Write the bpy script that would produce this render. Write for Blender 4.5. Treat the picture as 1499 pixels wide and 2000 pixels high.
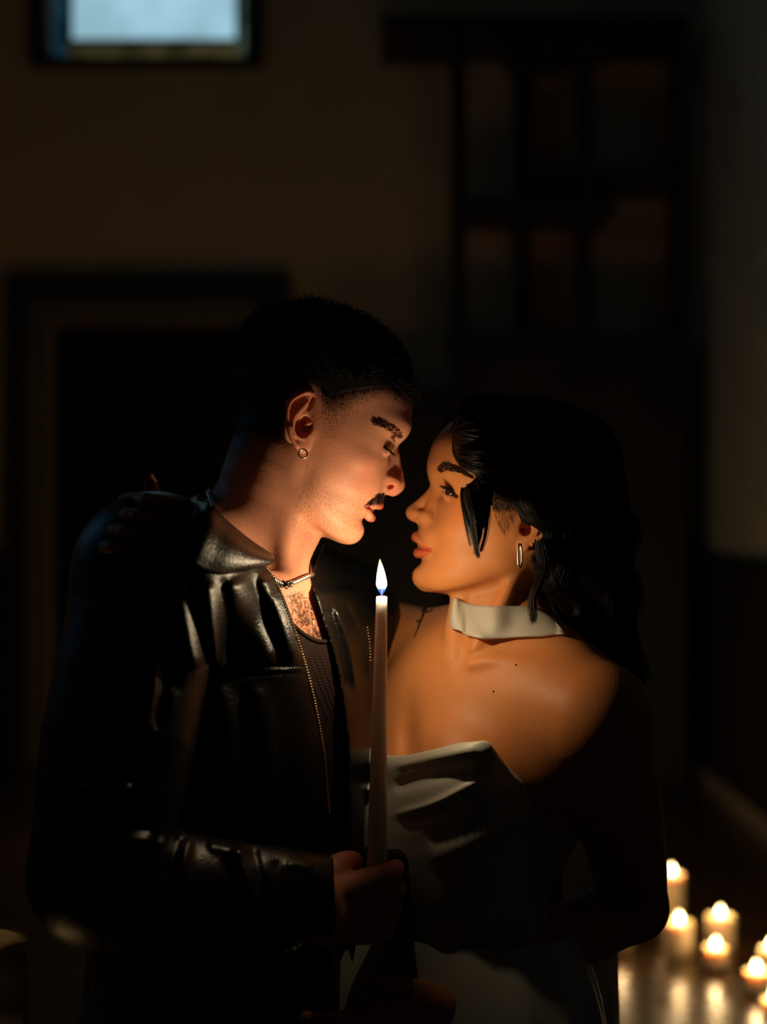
import bpy, math, random, time
import numpy as np
from mathutils import Vector, Matrix

# ------------------------------------------------------------------ camera, world, exposure
for o in list(bpy.data.objects):
    bpy.data.objects.remove(o)
SC = bpy.context.scene
COL = SC.collection
FPX, CX, CY, CAMZ = 3123.0, 749.5, 1000.0, 1.5
cam_data = bpy.data.cameras.new('camera')
cam = bpy.data.objects.new('camera', cam_data)
COL.objects.link(cam)
cam.location = (0, 0, CAMZ)
cam.rotation_euler = (math.pi / 2, 0, 0)
cam_data.sensor_fit = 'VERTICAL'
cam_data.lens = 50
cam_data.sensor_height = 2000 / FPX * 50
cam_data.clip_start = 0.05
cam_data.clip_end = 60
cam_data.dof.use_dof = True
cam_data.dof.focus_distance = 1.50
cam_data.dof.aperture_fstop = 2.6
SC.camera = cam
SC.view_settings.view_transform = 'Standard'
SC.view_settings.look = 'None'
SC.view_settings.gamma = 1
SC.view_settings.use_curve_mapping = False
SC.view_settings.exposure = 0.0
# ------------------------------------------------------------------ sculpting toolkit (cm, world axes)
f4 = np.float32
random.seed(7)

def P(px, py, d):
    """the point seen at pixel (px,py) of the 1499x2000 frame at distance d (m) in front of the camera, in metres"""
    return Vector(((px - CX) / FPX * d, d, CAMZ + (CY - py) / FPX * d))

def PC(px, py, d):
    """the same in cm as a numpy vector"""
    v = P(px, py, d)
    return np.array([v.x * 100, v.y * 100, v.z * 100], f4)

def smin(a, b, k):
    if k <= 0: return np.minimum(a, b)
    h = np.maximum(k - np.abs(a - b), 0) / k
    return np.minimum(a, b) - h * h * h * k / 6.0

def smax(a, b, k):
    return -smin(-a, -b, k)

def nrm(v):
    v = np.asarray(v, f4)
    return v / max(np.linalg.norm(v), 1e-9)

def basis(z, hint=(0, 0, 1)):
    z = nrm(z); h = np.asarray(hint, f4)
    if abs(np.dot(z, h)) > .98: h = np.array([1, 0, 0], f4)
    x = nrm(np.cross(h, z)); y = np.cross(z, x)
    return np.stack([x, y, z])

def s_ball(c, r):
    c = np.asarray(c, f4)
    return (lambda Q: np.sqrt(((Q - c) ** 2).sum(1)) - r), c, r

def s_ell(c, r, R=None):
    c = np.asarray(c, f4); r = np.asarray(r, f4)
    def f(Q):
        q = Q - c
        if R is not None: q = q @ np.asarray(R, f4).T
        k0 = np.sqrt(((q / r) ** 2).sum(1)) + 1e-6
        k1 = np.sqrt(((q / (r * r)) ** 2).sum(1)) + 1e-6
        return k0 * (k0 - 1) / k1
    return f, c, float(r.max())

def s_cone(a, b, ra, rb, flat=None):
    """capsule with two radii; flat=(axis, factor) squashes it across an axis"""
    a = np.asarray(a, f4); b = np.asarray(b, f4)
    ba = b - a; L2 = float((ba ** 2).sum()) + 1e-9
    def f(Q):
        t = np.clip(((Q - a) @ ba) / L2, 0, 1)
        q = Q - a - t[:, None] * ba
        if flat is not None:
            ax = nrm(flat[0]); dq = q @ ax
            q = q + (flat[1] - 1) * dq[:, None] * ax
        return np.sqrt((q ** 2).sum(1)) - (ra + (rb - ra) * t)
    return f, (a + b) / 2, float(math.sqrt(L2) / 2 + max(ra, rb))

def s_chain(pts, rad, k=0.0, smooth=3):
    """tube through points; rad list; densified with catmull-rom"""
    pts, rad = densify(pts, rad, smooth)
    pts = pts.astype(f4); n = len(pts)
    def f(Q):
        d = np.full(len(Q), 1e3, f4)
        for i in range(n - 1):
            a, b = pts[i], pts[i + 1]; ba = b - a
            t = np.clip(((Q - a) @ ba) / (float(ba @ ba) + 1e-9), 0, 1)
            q = Q - a - t[:, None] * ba
            di = np.sqrt((q ** 2).sum(1)) - (rad[i] + (rad[i + 1] - rad[i]) * t)
            d = smin(d, di, k) if k else np.minimum(d, di)
        return d
    c = (pts.max(0) + pts.min(0)) / 2
    return f, c, float(np.sqrt(((pts - c) ** 2).sum(1)).max() + max(rad))

def densify(pts, rad, m):
    pts = np.asarray(pts, float); rad = np.asarray(rad, float)
    if m <= 1 or len(pts) < 3: return pts, rad
    n = len(pts); out = []; ro = []
    for i in range(n - 1):
        p0 = pts[max(i - 1, 0)]; p1 = pts[i]; p2 = pts[i + 1]; p3 = pts[min(i + 2, n - 1)]
        for j in range(m):
            t = j / m
            out.append(.5 * ((2 * p1) + (-p0 + p2) * t + (2 * p0 - 5 * p1 + 4 * p2 - p3) * t * t + (-p0 + 3 * p1 - 3 * p2 + p3) * t ** 3))
            ro.append(rad[i] + (rad[i + 1] - rad[i]) * t)
    out.append(pts[-1]); ro.append(rad[-1])
    return np.array(out), np.array(ro)

def pline(xs, ys):
    """smooth 1-D table (monotone cubic) -> fast lookup"""
    xs = np.asarray(xs, float); ys = np.asarray(ys, float)
    o = np.argsort(xs); xs = xs[o]; ys = ys[o]
    h = np.diff(xs); dl = np.diff(ys) / h; m = np.zeros(len(xs))
    m[0], m[-1] = dl[0], dl[-1]
    for i in range(1, len(xs) - 1):
        m[i] = 0 if dl[i - 1] * dl[i] <= 0 else 2 * dl[i - 1] * dl[i] / (dl[i - 1] + dl[i])
    g = np.linspace(xs[0], xs[-1], 600); k = np.clip(np.searchsorted(xs, g) - 1, 0, len(h) - 1)
    t = (g - xs[k]) / h[k]
    v = (2 * t ** 3 - 3 * t ** 2 + 1) * ys[k] + (t ** 3 - 2 * t ** 2 + t) * h[k] * m[k] + (-2 * t ** 3 + 3 * t ** 2) * ys[k + 1] + (t ** 3 - t ** 2) * h[k] * m[k + 1]
    return lambda z: np.interp(z, g, v).astype(f4)

class Field:
    """signed distance sculpture: a list of operations over world cm points"""
    PAD = 2.6
    def __init__(s, base=None): s.ops = []; s.base = base
    def add(s, prim, k=0.5, mode='u', tf=None):
        f, c, r = prim; s.ops.append((f, np.asarray(c, f4), r, k, mode)); return s
    def bump(s, c, r, amp, R=None):
        """push the surface outwards (amp>0) or in around c; r = gaussian sigmas"""
        c = np.asarray(c, f4); r = np.asarray(r, f4) * np.ones(3, f4)
        def f(Q):
            q = Q - c
            if R is not None: q = q @ np.asarray(R, f4).T
            return amp * np.exp(-((q / r) ** 2).sum(1))
        s.ops.append((f, c, float(r.max()) * 2.4, 0, 'b')); return s
    def call(s, fn):
        s.ops.append((fn, None, 0, 0, 'f')); return s
    def __call__(s, Q, pad=None):
        Q = np.asarray(Q, f4)
        pad = s.PAD if pad is None else pad
        d = np.full(len(Q), 50, f4) if s.base is None else s.base(Q).astype(f4)
        for f, c, r, k, mode in s.ops:
            if c is None:
                d = f(Q, d).astype(f4); continue
            R = r + k + (pad if mode == 'u' else 0.3 if mode != 'b' else 0)
            m = ((Q - c) ** 2).sum(1) < R * R
            if not m.any(): continue
            full = m.all()
            q = Q if full else Q[m]; dd = d if full else d[m]
            v = f(q)
            if mode == 'u': v = smin(dd, v, k)
            elif mode == 's': v = smax(dd, -v, k)
            elif mode == 'i': v = smax(dd, v, k)
            else: v = dd - v
            if full: d = v.astype(f4)
            else: d[m] = v
        return d

def sym(fn_local):
    return fn_local

def surf(field, lo, hi, h, project=2, blk=8, thr=None, proj_field=None):
    """surface nets of a field inside the box lo..hi (cm) at cell size h -> verts(m), quads"""
    lo = np.asarray(lo, float); hi = np.asarray(hi, float)
    n = np.ceil((hi - lo) / h / blk).astype(int) * blk
    nb = n // blk
    thr = blk * h * 0.9 * 1.7 if thr is None else thr
    gx = [lo[i] + (np.arange(nb[i]) + .5) * blk * h for i in range(3)]
    C = np.stack(np.meshgrid(*gx, indexing='ij'), -1).reshape(-1, 3).astype(f4)
    cd = np.concatenate([field(C[i:i + 200000]) for i in range(0, len(C), 200000)])
    vol = np.where(cd < 0, -1, 1).astype(f4).reshape(nb)
    vol = np.repeat(np.repeat(np.repeat(vol, blk, 0), blk, 1), blk, 2)
    keep = np.nonzero(np.abs(cd) < thr)[0]
    bi = np.stack(np.unravel_index(keep, nb), -1)
    off = np.stack(np.meshgrid(*[np.arange(blk)] * 3, indexing='ij'), -1).reshape(-1, 3)
    B = 600
    for i in range(0, len(bi), B):
        idx = (bi[i:i + B, None, :] * blk + off[None]).reshape(-1, 3)
        v = field((lo + idx * h).astype(f4))
        vol[idx[:, 0], idx[:, 1], idx[:, 2]] = v
    vol[0] = vol[-1] = 1; vol[:, 0] = vol[:, -1] = 1; vol[:, :, 0] = vol[:, :, -1] = 1
    ins = vol < 0
    s = np.zeros(np.array(ins.shape) - 1, np.uint8)
    sl = [slice(0, -1), slice(1, None)]
    for a in (0, 1):
        for b in (0, 1):
            for c in (0, 1):
                s += ins[sl[a], sl[b], sl[c]]
    cells = np.argwhere((s > 0) & (s < 8)); del s
    if len(cells) == 0: return np.zeros((0, 3)), np.zeros((0, 4), int)
    corner = np.array([[a, b, c] for a in (0, 1) for b in (0, 1) for c in (0, 1)])
    cv = np.stack([vol[cells[:, 0] + c[0], cells[:, 1] + c[1], cells[:, 2] + c[2]] for c in corner], 1)
    acc = np.zeros((len(cells), 3)); cnt = np.zeros(len(cells))
    for i in range(8):
        for j in range(i + 1, 8):
            if np.abs(corner[i] - corner[j]).sum() != 1: continue
            x = (cv[:, i] < 0) != (cv[:, j] < 0)
            t = np.where(x, cv[:, i] / np.where(x, cv[:, i] - cv[:, j], 1), 0)
            acc += x[:, None] * (corner[i] + t[:, None] * (corner[j] - corner[i])); cnt += x
    V = lo + (cells + acc / cnt[:, None]) * h
    idm = np.full(np.array(vol.shape), -1, np.int32)
    idm[cells[:, 0], cells[:, 1], cells[:, 2]] = np.arange(len(cells))
    quads = []
    for ax in range(3):
        a = [slice(1, -1)] * 3; a[ax] = slice(0, -1)
        b = [slice(1, -1)] * 3; b[ax] = slice(1, None)
        x0, x1 = ins[tuple(a)], ins[tuple(b)]
        e = np.argwhere(x0 != x1)
        st = np.array([1, 1, 1]); st[ax] = 0
        e = e + st
        u, w = (ax + 1) % 3, (ax + 2) % 3
        du = np.zeros(3, int); du[u] = 1; dw = np.zeros(3, int); dw[w] = 1
        q = np.stack([idm[tuple((e - du - dw).T)], idm[tuple((e - dw).T)], idm[tuple(e.T)], idm[tuple((e - du).T)]], 1)
        inside0 = ins[tuple(e.T)]
        q[~inside0] = q[~inside0][:, ::-1]
        quads.append(q)
    Qd = np.concatenate(quads); Qd = Qd[(Qd >= 0).all(1)]
    pf = proj_field or field
    for _ in range(project):
        V = V - newton(pf, V, h)
    return V / 100.0, Qd

def newton(field, V, h):
    g = np.zeros_like(V); e = h * .35; v0 = np.zeros(len(V))
    for t in ((1, -1, -1), (-1, -1, 1), (-1, 1, -1), (1, 1, 1)):
        t = np.array(t, float); d = field((V + t * e).astype(f4))
        g += d[:, None] * t; v0 += d / 4
    g /= 4 * e
    g2 = (g ** 2).sum(1) + 1e-3
    st = (v0 / g2)[:, None] * g
    L = np.sqrt((st ** 2).sum(1)); lim = np.minimum(1, h * .6 / np.maximum(L, 1e-9))
    return st * lim[:, None]

def mesh_obj(name, V, F, mat=None, parent=None, smooth=True, at=None):
    """link vertices (metres, world) and faces as ONE object; at = origin in world"""
    me = bpy.data.meshes.new(name)
    V = np.asarray(V, float)
    org = Vector((0, 0, 0))
    if at is not None: org = Vector(at)
    elif parent is not None: org = parent_world(parent)
    V = V - np.array(org)
    if isinstance(F, np.ndarray):
        k = F.shape[1]
        me.vertices.add(len(V)); me.vertices.foreach_set('co', V.astype(f4).ravel())
        me.loops.add(F.size); me.loops.foreach_set('vertex_index', F.astype(np.int32).ravel())
        me.polygons.add(len(F)); me.polygons.foreach_set('loop_start', np.arange(0, F.size, k, dtype=np.int32))
        me.polygons.foreach_set('loop_total', np.full(len(F), k, np.int32))
        me.update(calc_edges=True)
    else:
        me.from_pydata([tuple(v) for v in V], [], F); me.update()
    if smooth: me.shade_smooth()
    else: me.shade_flat()
    o = bpy.data.objects.new(name, me); COL.objects.link(o)
    if mat is not None:
        for m_ in (mat if isinstance(mat, (list, tuple)) else [mat]): me.materials.append(m_)
    if parent is not None: o.parent = parent; o.location = (0, 0, 0)
    else: o.location = org
    return o

def parent_world(o):
    v = Vector((0, 0, 0))
    while o is not None:
        v = v + o.location; o = o.parent
    return v

def tag(o, label=None, cat=None, group=None, kind=None):
    if label: o['label'] = label
    if cat: o['category'] = cat
    if group: o['group'] = group
    if kind: o['kind'] = kind
    return o

def empty(name, loc):
    o = bpy.data.objects.new(name, None); COL.objects.link(o); o.location = loc; o.empty_display_size = .1
    return o

def set_attr(o, name, vals, typ='FLOAT'):
    a = o.data.attributes.new(name, typ, 'POINT')
    a.data.foreach_set('value' if typ == 'FLOAT' else 'vector' if typ == 'FLOAT_VECTOR' else 'color', np.asarray(vals, f4).ravel())

def tubes(curves, sides=4, caps=True):
    """list of (pts Nx3 m, radii N) -> one V,F of tubes"""
    VV, FF = [], []; base = 0
    ang = np.arange(sides) * 2 * math.pi / sides
    for pts, rad in curves:
        pts = np.asarray(pts, float); n = len(pts)
        rad = np.broadcast_to(np.asarray(rad, float), (n,))
        T = np.gradient(pts, axis=0); T /= (np.linalg.norm(T, axis=1)[:, None] + 1e-12)
        a = np.array([0, 0, 1.]) if abs(T[0][2]) < .9 else np.array([1., 0, 0])
        N = np.zeros_like(pts)
        for i in range(n):
            a = a - T[i] * (a @ T[i]); a /= (np.linalg.norm(a) + 1e-12); N[i] = a
        Bn = np.cross(T, N)
        ring = pts[:, None] + rad[:, None, None] * (np.cos(ang)[None, :, None] * N[:, None] + np.sin(ang)[None, :, None] * Bn[:, None])
        VV.append(ring.reshape(-1, 3))
        i, j = np.meshgrid(np.arange(n - 1), np.arange(sides), indexing='ij'); j2 = (j + 1) % sides
        FF.append(base + np.stack([i * sides + j, i * sides + j2, (i + 1) * sides + j2, (i + 1) * sides + j], -1).reshape(-1, 4))
        if caps and sides == 4:
            FF.append(base + np.array([[0, 3, 2, 1], [(n - 1) * 4, (n - 1) * 4 + 1, (n - 1) * 4 + 2, (n - 1) * 4 + 3]]))
        base += n * sides
    return np.concatenate(VV), np.concatenate(FF)
# ------------------------------------------------------------------ heads
class HeadFrame:
    """local axes of a head: s sideways (folded), y towards the face, z up; cm; origin between the ear canals"""
    def __init__(s, px, py, d, face, pitch):
        s.O = PC(px, py, d); s.d = d
        c, n = math.cos(math.radians(pitch)), math.sin(math.radians(pitch))
        s.f = np.array([face * c, 0, -n], f4); s.u = np.array([face * n, 0, c], f4); s.l = np.array([0, -1, 0], f4)
    def A(s, px, py, sd=0.0):
        """point seen at a pixel, sd cm nearer than the middle of the head -> local (s,y,z)"""
        q = PC(px, py, s.d - sd / 100.0) - s.O
        return np.array([sd, float(q @ s.f), float(q @ s.u)], f4)
    def loc(s, Q):
        q = Q - s.O
        return np.stack([np.abs(q @ s.l), q @ s.f, q @ s.u], 1)
    def W(s, a, side=1):
        a = np.atleast_2d(np.asarray(a, f4))
        r = s.O + s.l * a[:, 0:1] * side + s.f * a[:, 1:2] + s.u * a[:, 2:3]
        return r
    def dirs(s, a): return a

def head_base(front, w, yw, yb, nf, crown, zjaw, ztop=7.0, kt=2.0):
    ce = crown[0]
    def f(L):
        s, y, z = L[:, 0], L[:, 1], L[:, 2]
        F, W, Y0, B, N = front(z), w(z), yw(z), yb(z), nf(z)
        dy = y - Y0
        fm = dy > 0
        a = np.where(fm, F - Y0, Y0 - B); n = np.where(fm, N, 2.1)
        r = (np.power(np.abs(dy) / a, n) + np.power(s / W, n)) ** (1 / n) + 1e-4
        q = np.sqrt(dy * dy + s * s)
        d = np.maximum(np.where(r > 1e-3, q * (1 - 1 / r), -4), -4)
        d = smax(d, z - ztop, kt)
        d = smax(d, zjaw[0] + (7.5 - y) * (zjaw[1] + zjaw[2] * s) - z, 1.25)
        return smin(d, ce(L), 2.5)
    return f

def ear(F, H, helix, hr, antih, fossa, scapha, s0, yroot, flare, concha, lobe, tragus, cs=1.0):
    """a whole ear: rolled rim, inner ridge, bowl, lobe and tragus. pixel lists; flare tilts it off the head"""
    def E(px, py, ds=0.0):
        a = H.A(px, py, s0 + .6)
        a[0] = s0 + flare * max(yroot - a[1], 0) + ds
        return a
    hp = [E(x, y, .10) for x, y in helix]
    c = (np.max(hp, 0) + np.min(hp, 0)) / 2
    R = np.stack([nrm([1, flare, 0]), nrm([-flare, 1, 0]), [0, 0, 1]]).astype(f4)
    ext = (np.max(hp, 0) - np.min(hp, 0)) / 2
    F.add(s_ell(E(*concha) + np.array([-1.0, .5, .2]), [1.0, 1.2, 1.9]), .5)
    F.add(s_ell(c + np.array([-.30, 0, 0]), [.30, ext[1] * 1.05, ext[2] * 1.0], R), .2)
    F.add(s_ell(E(*lobe, -.05), [.30, .72, .85], R), .3)
    F.add(s_chain(hp, hr, 0.0, 3), .14)
    F.add(s_chain([E(x, y, .10) for x, y in antih[0]], antih[1], 0.0, 3), .30)
    F.add(s_chain([E(x, y, .10) for x, y in fossa], [.12, .22, .14], 0.0, 3), .16, 's')
    F.add(s_chain([E(x, y, .06) for x, y in scapha], [.08] + [.12] * (len(scapha) - 2) + [.06], 0.0, 3), .22, 's')
    F.add(s_ell(E(*concha, .1), [.85, .82 * cs, 1.0 * cs], R), .22, 's')
    F.add(s_cone(E(*concha, -.3), E(tragus[0] - 4, tragus[1], -.9), .55 * cs, .4 * cs), .2, 's')
    F.add(s_chain([E(helix[0][0], helix[0][1], 0), E(helix[0][0] * .6 + concha[0] * .4, helix[0][1] * .6 + concha[1] * .4, -.25), E(concha[0], concha[1] - 3, -.55)], [.24, .18, .1], 0, 3), .2)
    F.add(s_ell(E(*tragus, .05), [.30, .34, .55]), .3)
    return E

def folded(H, F):
    """evaluate a local (folded) sculpture from world points"""
    return lambda Q: F(H.loc(Q))

class Eye:
    """eyeball placed by pixel; on() gives the point of its surface seen at a pixel"""
    def __init__(e, H, px, py, sd, r): e.H = H; e.c = H.A(px, py, sd); e.r = r
    def on(e, px, py, ex=0.0):
        a = e.H.A(px, py, e.c[0] + .6); R = e.r + ex
        q = R * R - (a[1] - e.c[1]) ** 2 - (a[2] - e.c[2]) ** 2
        if q < .05:
            v = np.array([0, a[1] - e.c[1], a[2] - e.c[2]]); v *= R / np.linalg.norm(v); a[1] = e.c[1] + v[1]; a[2] = e.c[2] + v[2]; q = .03
        a[0] = e.c[0] + math.sqrt(q); return a

def plane3(a, b, c, up):
    n = nrm(np.cross(np.asarray(b) - a, np.asarray(c) - a))
    if n @ np.asarray(up) < 0: n = -n
    return n, np.asarray(a, f4)

# ---- the man's head
HM = HeadFrame(615, 842, 1.55, 1, 22)
def man_head_field():
    H = HM; A = H.A
    fp = [(790, 735), (799, 770), (799.5, 810), (799, 838), (793, 852), (777, 872), (768, 892), (762, 915), (757, 945), (752, 962), (746, 976), (733, 990), (722, 1003), (711, 1015), (708.5, 1026), (706, 1040), (697, 1053), (686, 1060), (668, 1062)]
    fl = [A(*p) for p in fp]
    zs = [p[2] for p in fl]; ys = [p[1] for p in fl]
    front = pline(zs, ys)
    w = pline([-10, -8.3, -7, -5.5, -4, -2, 0, 1.2, 3, 5, 7.5, 9], [3.2, 4.2, 4.9, 5.5, 5.9, 6.3, 6.75, 6.85, 6.9, 7.1, 7.3, 7.2])
    yw = pline([-9, -7, -5, -3, 0, 3, 6], [2.6, 2.0, 1.4, 1.0, .9, .3, -.4])
    yb = pline([-9, -7, -5, -2, 1, 4], [0.4, -.6, -2.5, -5, -6.6, -7.3])
    nf = pline([-9, -7, -5.5, -3, 0, 2, 4, 7], [2.0, 2.05, 2.1, 2.15, 2.3, 2.45, 2.6, 2.5])
    cr = s_ell(A(630, 752), [7.3, 8.5, 6.7])
    F = Field(head_base(front, w, yw, yb, nf, cr, (-9.2, .02, .06)))
    # brow ridge, temples, cheek bones, hollow under them
    F.bump(A(788, 835, 1.6), [1.5, 1.2, .9], .28)
    F.bump(A(755, 826, 4.2), [1.6, 1.4, .9], .25)
    F.bump(A(728, 800, 6.3), [1.0, 2.2, 1.8], -.30)
    F.bump(A(715, 900, 5.2), [1.6, 1.9, 1.1], .35)
    F.bump(A(665, 975, 5.4), [1.2, 2.4, 1.6], -.35)
    F.bump(A(725, 945, 3.4), [1.2, 1.2, 1.3], .15)
    # gonion
    F.bump(A(620, 985, 5.6), [1.5, 1.7, 1.5], .18)
    F.bump(A(592, 935, 6.4), [1.2, 1.0, 1.7], -.55)
    # eye socket, shut lid over the ball, crease, lid edge and the pad under it
    F.bump(A(770, 866, 2.9), [1.6, 1.25, .95], -.75)
    F.bump(A(777, 884, 1.5), [.75, .9, .9], -.50)
    e = HM.eyeM = Eye(H, 747, 869, 2.95, 1.18)
    F.add(s_ball(e.c, 1.18), .28)
    F.bump(A(733, 862, 4.3), [.9, .8, .9], .22)
    F.add(s_chain([e.on(737, 856, .02), e.on(748, 853, .04), e.on(760, 855, .06), e.on(769, 863, .05)], [.12, .26, .30, .2], 0, 4), .25)
    F.add(s_chain([e.on(738, 859), e.on(749, 856.5), e.on(760, 859.5), e.on(768, 866)], [.03, .05, .05, .03], 0, 4), .14, 's')
    F.add(s_chain([e.on(739, 862), e.on(748, 869), e.on(757, 876), e.on(763, 882)], [.06, .10, .11, .08], 0, 4), .08)
    F.add(s_chain([e.on(741, 866), e.on(748, 873.5), e.on(756, 880.5)], [.05, .09, .06], 0, 4), .08, 's')
    F.add(s_chain([e.on(738, 869, .05), e.on(742, 877, .02), e.on(751, 885, -.05)], [.22, .30, .22], 0, 4), .3)
    # crow's feet
    for a_, b_ in (((735, 868), (716, 862)), ((733, 876), (713, 880)), ((735, 882), (718, 892))):
        pass
    # nose
    F.add(s_chain([A(764, 872), A(770, 890), A(771.5, 908), A(774, 928), A(772.5, 941)], [.45, .56, .60, .74, .84], 0, 3), .55)
    F.add(s_cone(A(762, 890, .45), A(752, 935, .95), .55, .75), .9)
    F.add(s_ball(A(771.5, 945.5), 1.0), .35)
    F.add(s_ell(A(750, 943, 1.35), [.66, .95, .84]), .65)
    F.add(s_chain([A(741, 945, 1.75), A(748, 936, 1.95), A(760, 934, 1.7), A(772, 941, 1.1)], [.28, .34, .36, .5], 0, 3), .5)
    F.add(s_cone(A(753, 955), A(768, 958), .42, .55), .4)
    F.add(s_cone(A(765, 953, 1.9), A(762, 948, .7), .30, .34), .18, 's')
    F.add(s_cone(A(760, 951, 1.95), A(769, 955, 1.75), .24, .20), .2, 's')
    F.add(s_chain([A(736, 935, 2.0), A(734, 946, 1.95), A(738, 956, 1.8)], [.06, .1, .06], 0, 3), .35, 's')
    # naso-labial fold
    F.bump(A(724, 962, 3.0), [.5, .5, .8], -.14)
    # lips
    F.bump(A(742, 972, .9), [1.1, 1.0, .8], .22)
    F.add(s_chain([A(741, 986.5), A(738.5, 985.5, .8), A(730, 986.5, 1.8), A(716.5, 988, 2.7)], [.47, .47, .42, .14], 0, 4), .28)
    F.add(s_chain([A(723.5, 1010), A(722, 1009, .9), A(720, 1004, 1.8), A(716, 991, 2.6)], [.57, .56, .46, .14], 0, 4), .3)
    F.add(s_chain([A(733, 997.5), A(731, 997, 1.0), A(724, 993, 1.9), A(716.5, 989, 2.6)], [.20, .18, .10, .05], 0, 4), .16, 's')
    F.add(s_ell(A(722, 996), [1.9, 1.3, .35]), .1, 's')
    # corner of the mouth, chin
    F.bump(A(713, 990, 2.9), [.6, .6, .7], -.2)
    F.add(s_ball(A(682, 1034, .7), 1.42), .9)
    F.bump(A(708, 1019), [1.6, .9, .45], -.22)
    # ear
    ear(F, H, [(604, 826), (614, 812), (621, 799), (622, 786), (617, 774), (608, 768), (599, 767), (586, 773), (572, 783), (565, 797), (563.5, 815), (566, 836), (571, 856), (580, 871)],
        [.10, .20, .30, .30, .27, .24, .22, .21, .19, .18, .18, .18, .20, .24],
        ([(600, 787), (588, 800), (576, 814), (573, 828), (574, 841), (582, 852), (594, 857)], [.16, .24, .26, .24, .22, .22, .2]),
        [(613, 776), (608, 788), (602, 800)], [(594, 776), (580, 787), (571, 801), (568.5, 818), (570, 836), (574, 848)],
        6.35, .60, .50, (593, 833), (592, 868), (619, 837))
    return F

# ---- the woman's head
HW = HeadFrame(1012, 1036, 1.60, -1, -12)
def woman_head_field():
    H = HW; A = H.A
    fp = [(905, 815), (880, 850), (866, 863), (855, 881), (844.5, 906), (842, 920), (843, 936), (848, 951), (852, 970), (850, 990), (846, 1010), (841, 1030), (837, 1050), (831, 1070), (826, 1090), (818, 1105), (813, 1118), (811, 1130), (813, 1140), (822, 1148)]
    fl = [A(*p) for p in fp]
    front = pline([p[2] for p in fl], [p[1] for p in fl])
    w = pline([-10, -8, -6.8, -5.5, -4, -2, 0, 1.2, 3, 5, 7.5, 9], [2.4, 3.6, 4.4, 5.0, 5.5, 6.0, 6.45, 6.5, 6.6, 6.8, 7.0, 7.0])
    yw = pline([-9, -7, -5, -3, 0, 3, 6], [3.0, 2.2, 1.4, 1.0, .9, .3, -.4])
    yb = pline([-9, -7, -5, -2, 1, 4], [0.4, -.4, -2.5, -5, -6.6, -7.3])
    nf = pline([-9, -7, -5.5, -3, 0, 2, 4, 7], [1.95, 2.0, 2.05, 2.1, 2.1, 2.1, 2.3, 2.3])
    cr = s_ell(A(1003, 915), [7.0, 8.3, 6.1])
    F = Field(head_base(front, w, yw, yb, nf, cr, (-7.8, .02, .098)))
    F.bump(A(852, 912, 1.6), [1.5, 1.2, .8], .15)
    F.bump(A(890, 908, 4.2), [1.6, 1.4, .8], .15)
    F.bump(A(915, 995, 4.9), [1.6, 1.8, 1.1], .30)
    F.bump(A(880, 1030, 3.8), [1.3, 1.5, 1.5], .22)
    F.bump(A(930, 1060, 5.3), [1.2, 2.2, 1.4], -.25)
    F.bump(A(985, 1100, 5.0), [1.3, 1.6, 1.2], .35)
    # eye sockets, lids open a little over a separate eyeball
    F.bump(A(864, 953, 2.8), [1.7, 1.25, 1.0], -1.0)
    F.bump(A(856, 963, 1.3), [.7, .8, .8], -.30)
    e = HW.eye = Eye(H, 888, 960, 2.95, 1.14)
    F.add(s_ball(e.c, 1.24), .25)
    F.bump(A(904, 957, 4.2), [.9, .8, .9], .20)
    F.add(s_chain([e.on(905, 958, .1), e.on(893, 949, .12), e.on(881, 942, .12), e.on(870, 943, .1)], [.10, .22, .24, .14], 0, 4), .22)
    F.add(s_chain([e.on(906, 974, .02), e.on(893, 978, .05), e.on(880, 975, .05), e.on(872, 968, .02)], [.10, .16, .16, .10], 0, 4), .22)
    up = [e.on(908, 972.5, .1), e.on(888, 962.5, .1), e.on(872, 953.5, .1)]; lo_ = [e.on(908, 973, .1), e.on(888, 970, .1), e.on(872, 962, .1)]
    nu, pu = plane3(up[0], up[1], [up[2][0] - 1.0, up[2][1], up[2][2]], [0, 0, 1]); nl, pl = plane3(lo_[0], lo_[1], [lo_[2][0] - 1.0, lo_[2][1], lo_[2][2]], [0, 0, 1])
    F.add((lambda Q: smax((Q - pu) @ nu, -((Q - pl) @ nl), .05), e.c, 1.5), .05, 's')
    F.add(s_ball(e.c, 1.05), .0)
    # nose
    F.add(s_chain([A(853, 946), A(841, 965), A(828, 979), A(815, 992), A(809, 1001)], [.42, .50, .55, .64, .72], 0, 3), .5)
    F.add(s_cone(A(852, 965, .4), A(838, 1002, .9), .5, .6), .9)
    F.add(s_ball(A(809.5, 1001.5), .83), .35)
    F.add(s_ell(A(833, 1012, 1.15), [.54, .74, .62]), .45)
    F.add(s_chain([A(842, 1015, 1.55), A(836, 1007, 1.48), A(825, 1005, 1.18), A(812, 1003, .7)], [.20, .22, .26, .40], 0, 3), .75)
    F.add(s_cone(A(824, 1017), A(811, 1009), .34, .42), .35)
    F.add(s_ell(A(822, 1018, .8), [.38, .50, .28]), .12, 's')
    F.add(s_chain([A(845, 1008, 1.8), A(847, 1016, 1.75), A(843, 1023, 1.6)], [.05, .08, .05], 0, 3), .3, 's')
    # lips
    F.add(s_ell(A(846, 1050), [2.5, 1.55, 1.9]), 1.6)
    F.bump(A(814, 1038, .8), [.9, .8, .6], .05)
    F.add(s_chain([A(813.5, 1050), A(815, 1048.5, .6), A(825, 1059, 1.7), A(846, 1074.5, 2.6)], [.50, .50, .40, .10], 0, 4), .25)
    F.add(s_chain([A(817.5, 1080.5), A(819, 1080.5, .8), A(829, 1079, 1.7), A(846, 1076, 2.5)], [.54, .52, .38, .10], 0, 4), .28)
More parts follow.
